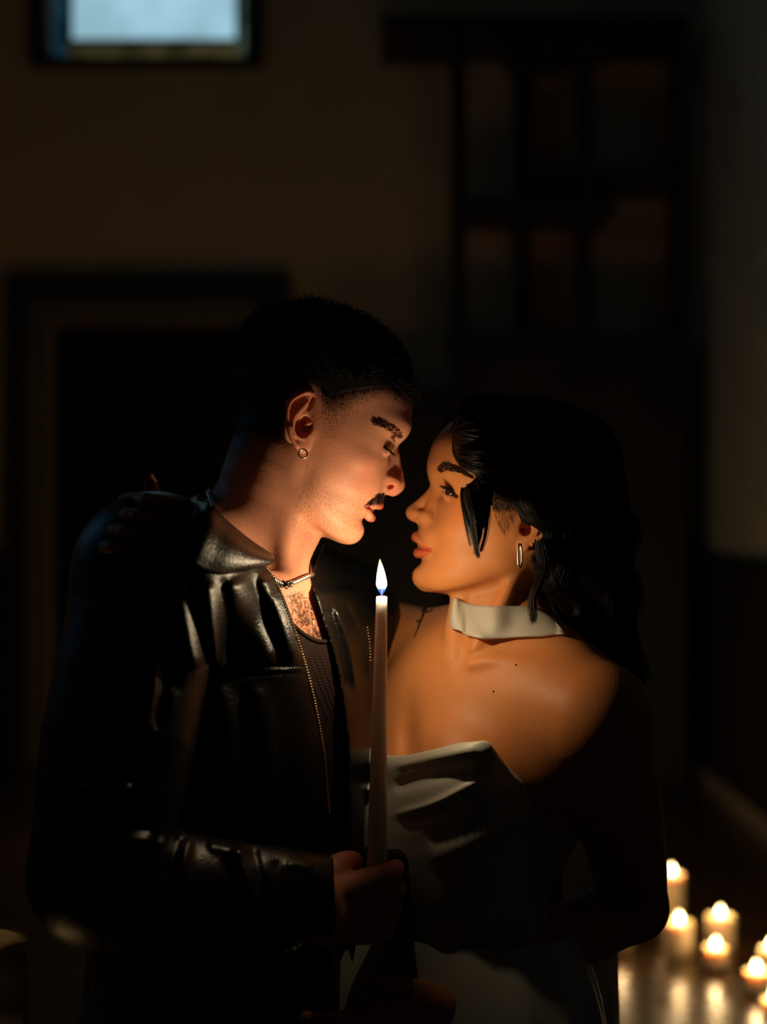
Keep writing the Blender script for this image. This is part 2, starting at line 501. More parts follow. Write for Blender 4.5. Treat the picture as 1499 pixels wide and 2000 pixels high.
    F.add(s_chain([A(810, 1066), A(815, 1067, .9), A(828, 1071, 1.8), A(847, 1076, 2.6)], [.22, .20, .12, .05], 0, 4), .14, 's')
    F.bump(A(848, 1077, 2.7), [.5, .5, .5], -.15)
    F.add(s_ball(A(832, 1127, .6), 1.3), .9)
    F.bump(A(813, 1101), [1.5, .9, .5], -.22)
    ear(F, H, [(1018, 1026), (1012, 1014), (1008, 1003), (1009, 990), (1016, 981), (1028, 977), (1044, 980), (1057, 990), (1064, 1005), (1066, 1022), (1062, 1040), (1052, 1054), (1040, 1064)],
        [.10, .20, .26, .26, .24, .22, .2, .19, .18, .18, .18, .18, .2],
        ([(1030, 994), (1040, 1004), (1050, 1014), (1053, 1028), (1049, 1041), (1040, 1050), (1030, 1053)], [.16, .22, .24, .22, .2, .2, .18]),
        [(1016, 990), (1022, 1000), (1027, 1009)], [(1040, 987), (1052, 996), (1058, 1010), (1059, 1024), (1055, 1038), (1049, 1047)],
        6.0, .30, .45, (1029, 1032), (1024, 1062), (1006, 1042), .72)
    return F
# ------------------------------------------------------------------ bodies
def surf_multi(field, lo, hi, h, boxes):
    """coarse surface everywhere, finer surface inside the listed boxes, joined into one vertex list"""
    V, F = surf(field, lo, hi, h)
    ctr = V[F].mean(1) * 100
    keep = np.ones(len(F), bool)
    for bl, bh, hh in boxes:
        bl = np.asarray(bl); bh = np.asarray(bh)
        keep &= ~((ctr > bl + 1.3 * h).all(1) & (ctr < bh - 1.3 * h).all(1))
    VV, FF = [V], [F[keep]]; n = len(V); done = []
    for bl, bh, hh in boxes:
        v, f = surf(field, bl, bh, hh)
        c = v[f].mean(1) * 100; k = np.ones(len(f), bool)
        for pl, ph in done: k &= ~((c > pl + 1.5 * hh).all(1) & (c < ph - 1.5 * hh).all(1))
        done.append((np.asarray(bl), np.asarray(bh)))
        VV.append(v); FF.append(f[k] + n); n += len(v)
    return np.concatenate(VV), np.concatenate(FF)

def poly2d(pts, closed=True):
    """signed distance (px) to a polygon drawn on the frame, negative inside"""
    p = np.asarray(pts, f4); q = np.roll(p, -1, 0)
    def f(X, Y):
        d = np.full(len(X), 1e9, f4); ins = np.zeros(len(X), bool)
        for (ax, ay), (bx, by) in zip(p, q):
            ex, ey = bx - ax, by - ay; wx, wy = X - ax, Y - ay
            t = np.clip((wx * ex + wy * ey) / (ex * ex + ey * ey + 1e-9), 0, 1)
            d = np.minimum(d, (wx - t * ex) ** 2 + (wy - t * ey) ** 2)
            c = ((ay > Y) != (by > Y)) & (X < (bx - ax) * (Y - ay) / (by - ay + 1e-9) + ax)
            ins ^= c
        return np.where(ins, -1, 1) * np.sqrt(d)
    return f

def frame_px(Q):
    return CX + Q[:, 0] / Q[:, 1] * FPX, CY - (Q[:, 2] - CAMZ * 100) / Q[:, 1] * FPX

def hand(F, W, X, U, N, curls, thumb, sc=1.0, k=.35, spread=0.0, slim=1.0, lens=None):
    """palm, four separate bent fingers and a thumb. W wrist, X towards the fingers, U towards the thumb side, N out of the palm"""
    X, U, N = nrm(X), nrm(U), nrm(N)
    def G(x, u, n): return np.asarray(W, f4) + sc * (x * X + u * U + n * N)
    base = [(8.9, 2.75), (9.2, .85), (8.8, -1.0), (8.0, -2.7)]
    L = lens or [(4.3, 2.6, 2.1), (4.8, 3.0, 2.2), (4.4, 2.8, 2.2), (3.5, 2.1, 1.9)]
    rr = [(.92, .80, .70, .60), (.95, .82, .72, .62), (.90, .78, .68, .58), (.80, .68, .60, .50)]
    for (x, u), rad in zip(base, (1.15, 1.2, 1.12, 1.0)):
        F.add(s_cone(G(1.2, u * .55, 0), G(x - .6, u, -.05), 1.45 * sc * slim, rad * sc * slim), .7)
    tips = []
    for i, (x, u) in enumerate(base):
        a = 0; p = np.array([x, u, 0.0]); pts = [G(x - 1.5, u * .92, 0), G(*p)]
        sp = spread * (1.5 - i) * .12
        for ln, c in zip(L[i], curls[i]):
            a += math.radians(c)
            p = p + ln * np.array([math.cos(a), sp, math.sin(a)])
            pts.append(G(*p))
        r = rr[i]
        F.add(s_chain(pts, [r[0] * sc * slim, r[0] * sc * slim * 1.04, r[1] * sc * slim * 1.02, r[2] * sc * slim, r[3] * sc * slim], 0, 2), k)
        for j in (1, 2):
            F.add(s_ball(pts[j + 1], r[j] * sc * slim * 1.10), .35)
        tips.append((pts[-1], nrm(pts[-1] - pts[-2]), np.cross(nrm(pts[-1] - pts[-2]), U)))
    tp = [G(*t) for t in thumb]
    F.add(s_chain(tp, [1.5 * sc * slim, 1.3 * sc * slim, .98 * sc * slim, .72 * sc * slim][:len(tp)], 0, 3), .6)
    return tips, tp

# ---- the man's body
MF = nrm([.90, -.43, 0]); ML = nrm([-.43, -.90, 0]); MRot = np.stack([ML, MF, [0, 0, 1]]).astype(f4)
M_SR, M_SL = PC(300, 1120, 1.39), PC(655, 1215, 1.70)
M_ER, M_WR = PC(192, 1712, 1.30), PC(604, 1755, 1.418)
M_EL, M_WL = PC(840, 1600, 1.86), PC(1010, 1760, 1.82)
M_TC = PC(462, 1430, 1.56)
HAND_M = PC(601, 1790, 1.418)
def man_torso_ops(F, g=0.0):
    """rib cage, waist and shoulders; g swells everything for clothes"""
    F.add(s_ell(M_TC, [16.2 + g, 11.0 + g, 20 + g], MRot), 2)
    F.add(s_ell(PC(440, 1800, 1.57), [14.5 + g, 10.5 + g, 24 + g], MRot), 5)
    F.add(s_cone(PC(470, 1180, 1.55), M_SR, 6.2 + g, 5.3 + g), 3)
    F.add(s_cone(PC(470, 1190, 1.55), M_SL, 6.2 + g, 5.2 + g), 3)
    return F
def man_body_field():
    F = Field(folded(HM, man_head_field()))
    F.add(s_chain([PC(568, 880, 1.55), PC(520, 985, 1.55), PC(492, 1075, 1.545), PC(478, 1180, 1.55)], [5.8, 5.1, 5.2, 6.4], 0, 3), 1.8)
    # trapezius, sternomastoids, windpipe, collar bones
    F.add(s_cone(PC(462, 1040, 1.56), PC(335, 1110, 1.42), 3.7, 3.9), 3)
    F.add(s_cone(PC(475, 1020, 1.60), PC(620, 1200, 1.69), 3.6, 3.4), 2)
    F.add(s_chain([PC(590, 935, 1.520), PC(566, 1010, 1.511), PC(556, 1080, 1.498), PC(560, 1135, 1.487)], [.8, .7, .6, .5], 0, 3), 3.5)
    F.add(s_chain([PC(590, 1050, 1.54), PC(572, 1095, 1.515), PC(570, 1130, 1.50)], [1.6, 1.5, 1.2], 0, 3), 1.6)
    F.add(s_cone(PC(560, 1145, 1.482), PC(400, 1110, 1.41), .9, .9), 1.4)
    man_torso_ops(F, -0.6)
    F.add(s_ell(PC(570, 1275, 1.495), [6.5, 2.6, 6.5], MRot), 4)
    F.add(s_ell(PC(655, 1295, 1.57), [6.5, 2.6, 6.5], MRot), 4)
    F.bump(PC(615, 1235, 1.47), [2, 2, 9], -.5)
    # arms
    F.add(s_chain([M_SR, PC(225, 1440, 1.335), M_ER], [5.2, 4.6, 3.9], 0, 2), 2.5)
    F.add(s_chain([M_ER, PC(350, 1728, 1.335), M_WR], [4.0, 4.0, 2.5], 0, 2), 1.5)
    F.add(s_cone(M_SL, M_EL, 5.2, 3.9), 2.5); F.add(s_cone(M_EL, M_WL, 3.9, 2.6), 1.5)
    hand(F, M_WL, [.9, -.35, -.1], [0, -.2, 1], [-.3, -.9, 0], [(12, 15, 10)] * 4, [(2.3, 2.6, .7), (4.6, 4.0, 1.2), (7, 4.6, 1.6), (9, 4.6, 1.8)], .95)
    # the hand that grips the candle
    hand(F, HAND_M, [.87, .49, .03], [0, -.05, 1], [-.49, .87, 0], [(58, 82, 50), (60, 84, 50), (60, 84, 50), (58, 82, 50)],
         [(1.6, 2.0, .7), (4.0, 3.5, 1.8), (6.6, 3.5, 3.5), (9.0, 3.3, 4.3)], .98, .3)
    F.add(s_cone(M_WR, HAND_M + np.array([1, .6, 0], f4), 2.6, 2.4), 1.2)
    # hips, legs, feet
    F.add(s_ell(PC(430, 1960, 1.58), [15.5, 11, 13], MRot), 4)
    for sd, kx in ((1, 2.0), (-1, -2.0)):
        hp = PC(430, 2050, 1.58) + ML * 8.5 * sd; kn = np.array([hp[0] + kx, hp[1] - 3 + 1.5 * sd, 50], f4); an = np.array([hp[0] + kx, hp[1] + 2, 9], f4)
        F.add(s_chain([hp, kn, an], [8.4, 5.6, 3.9], 0, 2), 2)
        F.add(s_cone(an + np.array([0, 0, -4.5], f4), an + MF * 15 + np.array([0, 0, -6.3], f4), 3.8, 2.7), 2)
    return F

# ---- the woman's body
WF = nrm([-.73, -.68, 0]); WL = nrm([.68, -.73, 0]); WRot = np.stack([WL, WF, [0, 0, 1]]).astype(f4)
W_SL, W_SR = PC(1165, 1405, 1.50), PC(775, 1268, 1.735)
W_EL, W_WL = PC(1240, 1772, 1.62), PC(872, 1962, 1.49)
W_ER, W_WR = PC(330, 1215, 1.86), PC(232, 1112, 1.53)
def woman_torso_ops(F, g=0.0):
    F.add(s_ell(PC(930, 1480, 1.615), [12.6 + g, 9.2 + g, 14.5 + g], WRot), 2)
    F.add(s_ell(PC(884, 1790, 1.60), [9.8 + g, 8.2 + g, 17 + g], WRot), 3)
    F.add(s_ell(PC(880, 2080, 1.60), [15.5 + g, 12.0 + g, 13 + g], WRot), 5)
    F.add(s_ell(PC(905, 1545, 1.535), [6.4 + g, 5.6 + g, 6.6 + g], WRot), 5)
    F.add(s_ell(PC(775, 1530, 1.63), [6.2 + g, 5.4 + g, 6.6 + g], WRot), 5)
    F.add(s_ell(PC(878, 1665, 1.550), [7.6 + g, 5.8 + g, 12 + g], WRot), 4)
    return F
def woman_body_field():
    F = Field(folded(HW, woman_head_field()))
    F.add(s_chain([PC(1010, 1065, 1.61), PC(982, 1150, 1.605), PC(978, 1220, 1.603), PC(985, 1300, 1.60)], [4.6, 4.35, 4.6, 6.0], 0, 3), 1.2)
    woman_torso_ops(F)
    F.add(s_cone(PC(990, 1335, 1.60), W_SL, 6.2, 5.0), 4.5)
    F.add(s_ell(PC(1060, 1440, 1.535), [6, 4.5, 8], WRot), 5)
    F.add(s_cone(PC(980, 1310, 1.63), W_SR, 6.0, 4.6), 3.5)
    F.add(s_cone(PC(1000, 1210, 1.60), PC(1110, 1320, 1.53), 3.0, 3.6), 3)
    F.add(s_cone(PC(985, 1210, 1.62), PC(850, 1265, 1.68), 3.0, 3.4), 3)
    # neck tendons, collar bones, notch
    F.add(s_chain([PC(1010, 1110, 1.557), PC(975, 1190, 1.551), PC(925, 1268, 1.543)], [.55, .55, .45], 0, 3), 1.9)
    F.add(s_chain([PC(905, 1170, 1.585), PC(893, 1230, 1.575), PC(890, 1280, 1.56)], [1.2, 1.2, .8], 0, 3), 1.5)
    F.add(s_chain([PC(922, 1296, 1.537), PC(985, 1292, 1.527), PC(1050, 1300, 1.512), PC(1110, 1322, 1.50)], [.65, .6, .6, .7], 0, 3), 1.3)
    F.add(s_chain([PC(882, 1292, 1.56), PC(840, 1260, 1.61), PC(800, 1232, 1.67)], [.5, .45, .4], 0, 3), 1.6)
    F.bump(PC(905, 1277, 1.53), [1.3, 1.6, 1.5], -.55)
    F.bump(PC(1010, 1270, 1.50), [4.2, 2.5, 1.0], -.38)
    F.bump(PC(797, 1445, 1.54), [.9, 3, 4.5], -1.2, None)
    # arms
    F.add(s_chain([W_SL, PC(1215, 1600, 1.56), W_EL], [5.0, 4.1, 3.3], 0, 2), 3.0)
    F.add(s_chain([W_EL, PC(1120, 1825, 1.575), W_WL], [3.4, 3.35, 2.1], 0, 2), 1.2)
    F.add(s_cone(W_SR, W_ER, 4.6, 3.4), 2.5); F.add(s_cone(W_ER, W_WR, 3.3, 2.2), 1.2)
    hand(F, W_WL, [-.80, -.05, -.25], [-.15, -.6, .8], [-.3, .8, .5], [(15, 18, 12)] * 4, [(1.8, 2.0, .7), (4.0, 3.5, 1.2), (6, 4.4, 1.7), (7.8, 4.8, 2.0)], .86)
    # hand on the man's shoulder: wrist behind it, fingers folded over the top towards the camera
    shoulder_hand(F)
    # legs inside the gown
    for sd in (1, -1):
        hp = PC(885, 2120, 1.60) + WL * 8 * sd; kn = np.array([hp[0], hp[1] - 1, 46], f4); an = np.array([hp[0], hp[1] + 2, 8], f4)
        F.add(s_chain([hp, kn, an], [8, 5.2, 3.4], 0, 2), 2)
        F.add(s_cone(an + np.array([0, 0, -4], f4), an + WF * 13 + np.array([0, 0, -6], f4), 3.2, 2.1), 2)
    return F
def shoulder_hand(F):
    """her right hand seen past his shoulder: fingers folded over the leather, thumb up"""
    F.add(s_chain([W_WR, PC(238, 1072, 1.485), PC(250, 1035, 1.465)], [2.2, 2.4, 1.9], 0, 2), 1.2)
    fing = [[(258, 1040, 1.455), (258, 1003, 1.43), (290, 990, 1.40), (326, 990, 0)],
            [(244, 1055, 1.455), (234, 1026, 1.43), (260, 1018, 1.40), (288, 1022, 0)],
            [(228, 1075, 1.46), (211, 1053, 1.43), (238, 1045, 1.40), (262, 1050, 0)],
            [(218, 1095, 1.465), (197, 1080, 1.435), (216, 1072, 1.40), (236, 1076, 0)]]
    SH.clear()
    for i, f_ in enumerate(fing):
        r = [.85, .74, .68, .58] if i < 3 else [.72, .62, .56, .48]
        pts = []
        for j, (x, y, d) in enumerate(f_):
            if j < 2: p = push_out(PC(x, y, d).astype(float), JK, r[j] * (1.0 if j else .6))
            else:
                h = hit(JK, x, y, 1.22, 1.55); p = push_out(h, JK, r[j] * .85)
            pts.append(p.astype(f4))
        F.add(s_chain(pts, r, 0, 3), .25); F.add(s_ball(pts[1], r[1] * 1.12), .25); F.add(s_ball(pts[2], r[2] * 1.10), .2)
        SH.append((pts[-1], pts[-2], r[-1]))
    t = [PC(268, 1045, 1.46), PC(297, 1005, 1.455), PC(299, 975, 1.45), PC(295, 946, 1.445)]
    F.add(s_chain(t, [1.0, .88, .78, .64], 0, 3), .3); SH.append((t[-1], t[-2], .64))
SH = []
# ------------------------------------------------------------------ materials
def new_mat(name):
    m = bpy.data.materials.new(name); m.use_nodes = True
    return m, m.node_tree.nodes, m.node_tree.links, m.node_tree.nodes['Principled BSDF']

def mat(name, col, rough=.5, metal=0.0, spec=.5, noise=None, bump=None, coat=0.0, sheen=0.0, sss=0.0, sssr=(1, .4, .2), sscale=.01):
    m, N, L, b = new_mat(name)
    b.inputs['Base Color'].default_value = (*col, 1)
    b.inputs['Roughness'].default_value = rough; b.inputs['Metallic'].default_value = metal
    b.inputs['Specular IOR Level'].default_value = spec
    b.inputs['Coat Weight'].default_value = coat; b.inputs['Coat Roughness'].default_value = .2
    b.inputs['Sheen Weight'].default_value = sheen
    if sss:
        b.inputs['Subsurface Weight'].default_value = sss; b.inputs['Subsurface Radius'].default_value = sssr; b.inputs['Subsurface Scale'].default_value = sscale
    tc = N.new('ShaderNodeTexCoord')
    if noise:
        sc, amt = noise
        n = N.new('ShaderNodeTexNoise'); n.inputs['Scale'].default_value = sc; n.inputs['Detail'].default_value = 5
        L.new(tc.outputs['Object'], n.inputs['Vector'])
        mx = N.new('ShaderNodeMix'); mx.data_type = 'RGBA'
        mx.inputs['A'].default_value = (*[c * (1 - amt) for c in col], 1); mx.inputs['B'].default_value = (*[min(1, c * (1 + amt)) for c in col], 1)
        L.new(n.outputs['Fac'], mx.inputs['Factor']); L.new(mx.outputs['Result'], b.inputs['Base Color'])
    if bump:
        sc, dist, typ = bump
        if typ == 'voronoi':
            t = N.new('ShaderNodeTexVoronoi'); t.inputs['Scale'].default_value = sc; out = t.outputs['Distance']
        else:
            t = N.new('ShaderNodeTexNoise'); t.inputs['Scale'].default_value = sc; t.inputs['Detail'].default_value = 6; out = t.outputs['Fac']
        L.new(tc.outputs['Object'], t.inputs['Vector'])
        bp = N.new('ShaderNodeBump'); bp.inputs['Distance'].default_value = dist; bp.inputs['Strength'].default_value = .6
        L.new(out, bp.inputs['Height']); L.new(bp.outputs['Normal'], b.inputs['Normal'])
    return m

def skin_mat(name, col, lipcol, blush, beard=(.05, .02, .012), rough=.46):
    """skin: attributes lip, red, beard, scalp are painted where the body itself has another colour"""
    m, N, L, b = new_mat(name)
    tc = N.new('ShaderNodeTexCoord')
    def attr(n_):
        a = N.new('ShaderNodeAttribute'); a.attribute_name = n_; return a.outputs['Fac']
    def mixc(fac, A, B):
        mx = N.new('ShaderNodeMix'); mx.data_type = 'RGBA'
        if isinstance(A, tuple): mx.inputs['A'].default_value = (*A, 1)
        else: L.new(A, mx.inputs['A'])
        mx.inputs['B'].default_value = (*B, 1); L.new(fac, mx.inputs['Factor']); return mx.outputs['Result']
    def noise(sc, lo, hi, det=3):
        n = N.new('ShaderNodeTexNoise'); n.inputs['Scale'].default_value = sc; n.inputs['Detail'].default_value = det
        L.new(tc.outputs['Object'], n.inputs['Vector'])
        r = N.new('ShaderNodeMapRange'); r.inputs[1].default_value = lo; r.inputs[2].default_value = hi
        L.new(n.outputs['Fac'], r.inputs[0]); return r.outputs[0]
    def mul(a, c):
        x = N.new('ShaderNodeMath'); x.operation = 'MULTIPLY'; L.new(a, x.inputs[0])
        if isinstance(c, float): x.inputs[1].default_value = c
        else: L.new(c, x.inputs[1])
        return x.outputs[0]
    c = mixc(mul(noise(35, .35, .7), .35), col, tuple(k * f for k, f in zip(col, (.88, .80, .78))))
    c = mixc(mul(attr('red'), .55), c, blush)
    # freckles and moles
    v = N.new('ShaderNodeTexVoronoi'); v.inputs['Scale'].default_value = 45; L.new(tc.outputs['Object'], v.inputs['Vector'])
    r = N.new('ShaderNodeMapRange'); r.inputs[1].default_value = .05; r.inputs[2].default_value = .03; L.new(v.outputs['Distance'], r.inputs[0])
    # stubble dots
    v = N.new('ShaderNodeTexVoronoi'); v.inputs['Scale'].default_value = 800; L.new(tc.outputs['Object'], v.inputs['Vector'])
    r = N.new('ShaderNodeMapRange'); r.inputs[1].default_value = .42; r.inputs[2].default_value = .22; L.new(v.outputs['Distance'], r.inputs[0])
    c = mixc(mul(mul(r.outputs[0], attr('beard')), .5), c, beard)
    c = mixc(attr('lip'), c, lipcol)
    c = mixc(attr('scalp'), c, (.012, .007, .005))
    L.new(c, b.inputs['Base Color'])
    b.inputs['Roughness'].default_value = rough; b.inputs['Specular IOR Level'].default_value = .25
    b.inputs['Subsurface Weight'].default_value = .35; b.inputs['Subsurface Radius'].default_value = (1, .32, .14); b.inputs['Subsurface Scale'].default_value = .009
    n1 = N.new('ShaderNodeTexNoise'); n1.inputs['Scale'].default_value = 420; n1.inputs['Detail'].default_value = 4; L.new(tc.outputs['Object'], n1.inputs['Vector'])
    bp = N.new('ShaderNodeBump'); bp.inputs['Distance'].default_value = .0006; bp.inputs['Strength'].default_value = .35
    L.new(n1.outputs['Fac'], bp.inputs['Height']); L.new(bp.outputs['Normal'], b.inputs['Normal'])
    return m

def emis_mat(name, col, strength):
    m = bpy.data.materials.new(name); m.use_nodes = True; N = m.node_tree.nodes; N.clear()
    o = N.new('ShaderNodeOutputMaterial'); e = N.new('ShaderNodeEmission'); e.inputs[0].default_value = (*col, 1); e.inputs[1].default_value = strength
    m.node_tree.links.new(e.outputs[0], o.inputs[0]); return m

def flame_mat(name, strength, core=(1, .82, .48)):
    """flame: glows and lets light through; blue at the foot, white core, yellow edge"""
    m = bpy.data.materials.new(name); m.use_nodes = True; N = m.node_tree.nodes; L = m.node_tree.links; N.clear()
    o = N.new('ShaderNodeOutputMaterial'); e = N.new('ShaderNodeEmission'); t = N.new('ShaderNodeBsdfTransparent'); a = N.new('ShaderNodeAddShader')
    g = N.new('ShaderNodeTexCoord'); s = N.new('ShaderNodeSeparateXYZ'); L.new(g.outputs['Generated'], s.inputs[0])
    cr = N.new('ShaderNodeValToRGB'); L.new(s.outputs[2], cr.inputs[0])
    E = cr.color_ramp.elements; E[0].position = 0; E[0].color = (.02, .10, .8, 1); E[1].position = .16; E[1].color = (.10, .35, 1, 1)
    for p, c in ((.27, (1, .75, .42, 1)), (.45, (*core, 1)), (.80, (*core, 1)), (1.0, (1, .62, .05, 1))):
        k = E.new(p); k.color = c
    rs = N.new('ShaderNodeValToRGB'); L.new(s.outputs[2], rs.inputs[0])
    R = rs.color_ramp.elements; R[0].position = 0; R[0].color = (.05, .05, .05, 1); R[1].position = 1; R[1].color = (.10, .10, .10, 1)
    for p, v in ((.16, .08), (.32, .8), (.6, 1.0), (.82, .6)):
        k = R.new(p); k.color = (v, v, v, 1)
    mm = N.new('ShaderNodeMath'); mm.operation = 'MULTIPLY'; mm.inputs[1].default_value = strength; L.new(rs.outputs[0], mm.inputs[0])
    L.new(cr.outputs[0], e.inputs[0]); L.new(mm.outputs[0], e.inputs[1])
    L.new(e.outputs[0], a.inputs[0]); L.new(t.outputs[0], a.inputs[1]); L.new(a.outputs[0], o.inputs[0])
    return m

M = {}
M['skin_m'] = skin_mat('skin_man', (.76, .335, .205), (.66, .14, .08), (.70, .18, .09))
M['skin_w'] = skin_mat('skin_woman', (.69, .265, .088), (.56, .09, .04), (.70, .21, .07), rough=.48)
M['leather'] = mat('black_leather', (.005, .0045, .004), .31, spec=.26, bump=(420, .0009, 'noise'))
M['tank'] = mat('dark_rib_knit', (.020, .009, .007), .9, spec=.2, bump=(900, .0008, 'noise'))
M['trousers'] = mat('black_cloth', (.008, .008, .008), .9)
M['satin'] = mat('ivory_satin', (.78, .73, .62), .38, spec=.5, bump=(900, .0002, 'noise'), sheen=.2)
M['scarf'] = mat('ivory_crepe', (.80, .76, .66), .6, spec=.35, bump=(1500, .0003, 'noise'), sheen=.3)
_m = M['scarf']; _N = _m.node_tree.nodes; _L = _m.node_tree.links; _t = _N.new('ShaderNodeBsdfTranslucent'); _t.inputs[0].default_value = (.75, .66, .52, 1); _x = _N.new('ShaderNodeMixShader'); _x.inputs[0].default_value = .35
_L.new(_N['Principled BSDF'].outputs[0], _x.inputs[1]); _L.new(_t.outputs[0], _x.inputs[2]); _L.new(_x.outputs[0], _N['Material Output'].inputs[0])
M['hair_m'] = mat('black_hair', (.006, .004, .003), .6, spec=.22)
M['hair_w'] = mat('dark_brown_hair', (.010, .0045, .003), .46, spec=.34)
M['brow'] = mat('brow_hair', (.013, .005, .003), .65, spec=.25)
M['silver'] = mat('silver', (.80, .76, .70), .34, metal=1)
M['brass'] = mat('zip_metal', (.55, .42, .25), .3, metal=1)
M['wax'] = mat('ivory_wax', (.88, .86, .80), .42, sss=.9, sssr=(1, .95, .85), sscale=.03)
M['eyeball'] = mat('shaded_eye_white', (.45, .36, .28), .12, spec=.6)  # darkened: the shade of the lashes is put into the white
M['iris'] = mat('brown_iris', (.035, .014, .006), .08, spec=.7)
M['tooth'] = mat('tooth', (.75, .70, .60), .2)
M['nail'] = mat('nail', (.42, .10, .08), .15, coat=.5)
M['wick'] = mat('burnt_wick', (.02, .015, .012), .9)
M['ink'] = mat('tattoo_ink', (.03, .02, .02), .6)
# ------------------------------------------------------------------ people, clothes
def hit(field, px, py, d0, d1=None, step=.004):
    """first point of a sculpture on the sight line of a pixel, starting at distance d0 (metres)"""
    d1 = d1 or d0 + .5
    ds = np.arange(d0, d1, step)
    Q = np.stack([(px - CX) / FPX * ds * 100, ds * 100, (CAMZ + (CY - py) / FPX * ds) * 100], 1).astype(f4)
    v = field(Q); i = np.nonzero(v < 0)[0]
    if len(i) == 0: return Q[np.argmin(v)].astype(float)
    i = i[0]
    if i == 0: return Q[0].astype(float)
    t = v[i - 1] / (v[i - 1] - v[i])
    return (Q[i - 1] + (Q[i] - Q[i - 1]) * t).astype(float)

def hits(field, pts, d0, d1=None, n=6, lift=0.0):
    """polyline of pixels -> smooth polyline lying on a surface (cm); lift moves it towards the eye"""
    p = [[x, y, 0] for x, y in pts]
    q, _ = densify(p, [0] * len(p), n)
    out = []
    for x, y, _z in q:
        h = hit(field, x, y, d0, d1); e = np.array([0, 0, CAMZ * 100]) - h
        out.append(h + e / np.linalg.norm(e) * lift)
    return np.array(out)

def fold(F, pts, w, amp, dmax=2.0, n=4):
    """crease (amp<0) or ridge along a polyline of (px,py), w in px; only where the cloth is nearer than dmax"""
    q, _ = densify([[x, y, 0] for x, y in pts], [0] * len(pts), n); q = q[:, :2].astype(f4)
    lo, hi = q.min(0) - 3 * w, q.max(0) + 3 * w
    def fn(Q, d):
        X, Y = frame_px(Q)
        m = (X > lo[0]) & (X < hi[0]) & (Y > lo[1]) & (Y < hi[1]) & (Q[:, 1] < dmax * 100) & (np.abs(d) < 6)
        if not m.any(): return d
        x, y = X[m], Y[m]; best = np.full(len(x), 1e9, f4); tt = np.zeros(len(x), f4)
        for i in range(len(q) - 1):
            a, b = q[i], q[i + 1]; e = b - a
            t = np.clip(((x - a[0]) * e[0] + (y - a[1]) * e[1]) / (float(e @ e) + 1e-6), 0, 1)
            dd = (x - a[0] - t * e[0]) ** 2 + (y - a[1] - t * e[1]) ** 2
            k = dd < best; best = np.where(k, dd, best); tt = np.where(k, (i + t) / (len(q) - 1), tt)
        fade = np.clip(np.sin(np.pi * np.clip(tt, .02, .98)) * 2.2, 0, 1)
        d = d.copy(); d[m] -= amp * fade * np.exp(-best / (w * w)); return d
    F.call(fn)

def cut_px(F, poly, k=.3, dmin=0, dmax=9, keep=False):
    """remove (or keep) what lies inside an outline drawn on the frame, between two distances"""
    pf = poly2d(poly)
    def fn(Q, d):
        X, Y = frame_px(Q); v = pf(X, Y) * Q[:, 1] / FPX
        if keep: return smax(d, v, k)
        v = np.maximum(v, np.maximum(dmin * 100 - Q[:, 1], Q[:, 1] - dmax * 100))
        return smax(d, -v, k)
    F.call(fn)

def shell(F, t):
    F.call(lambda Q, d: np.maximum(d, -(d + t)))

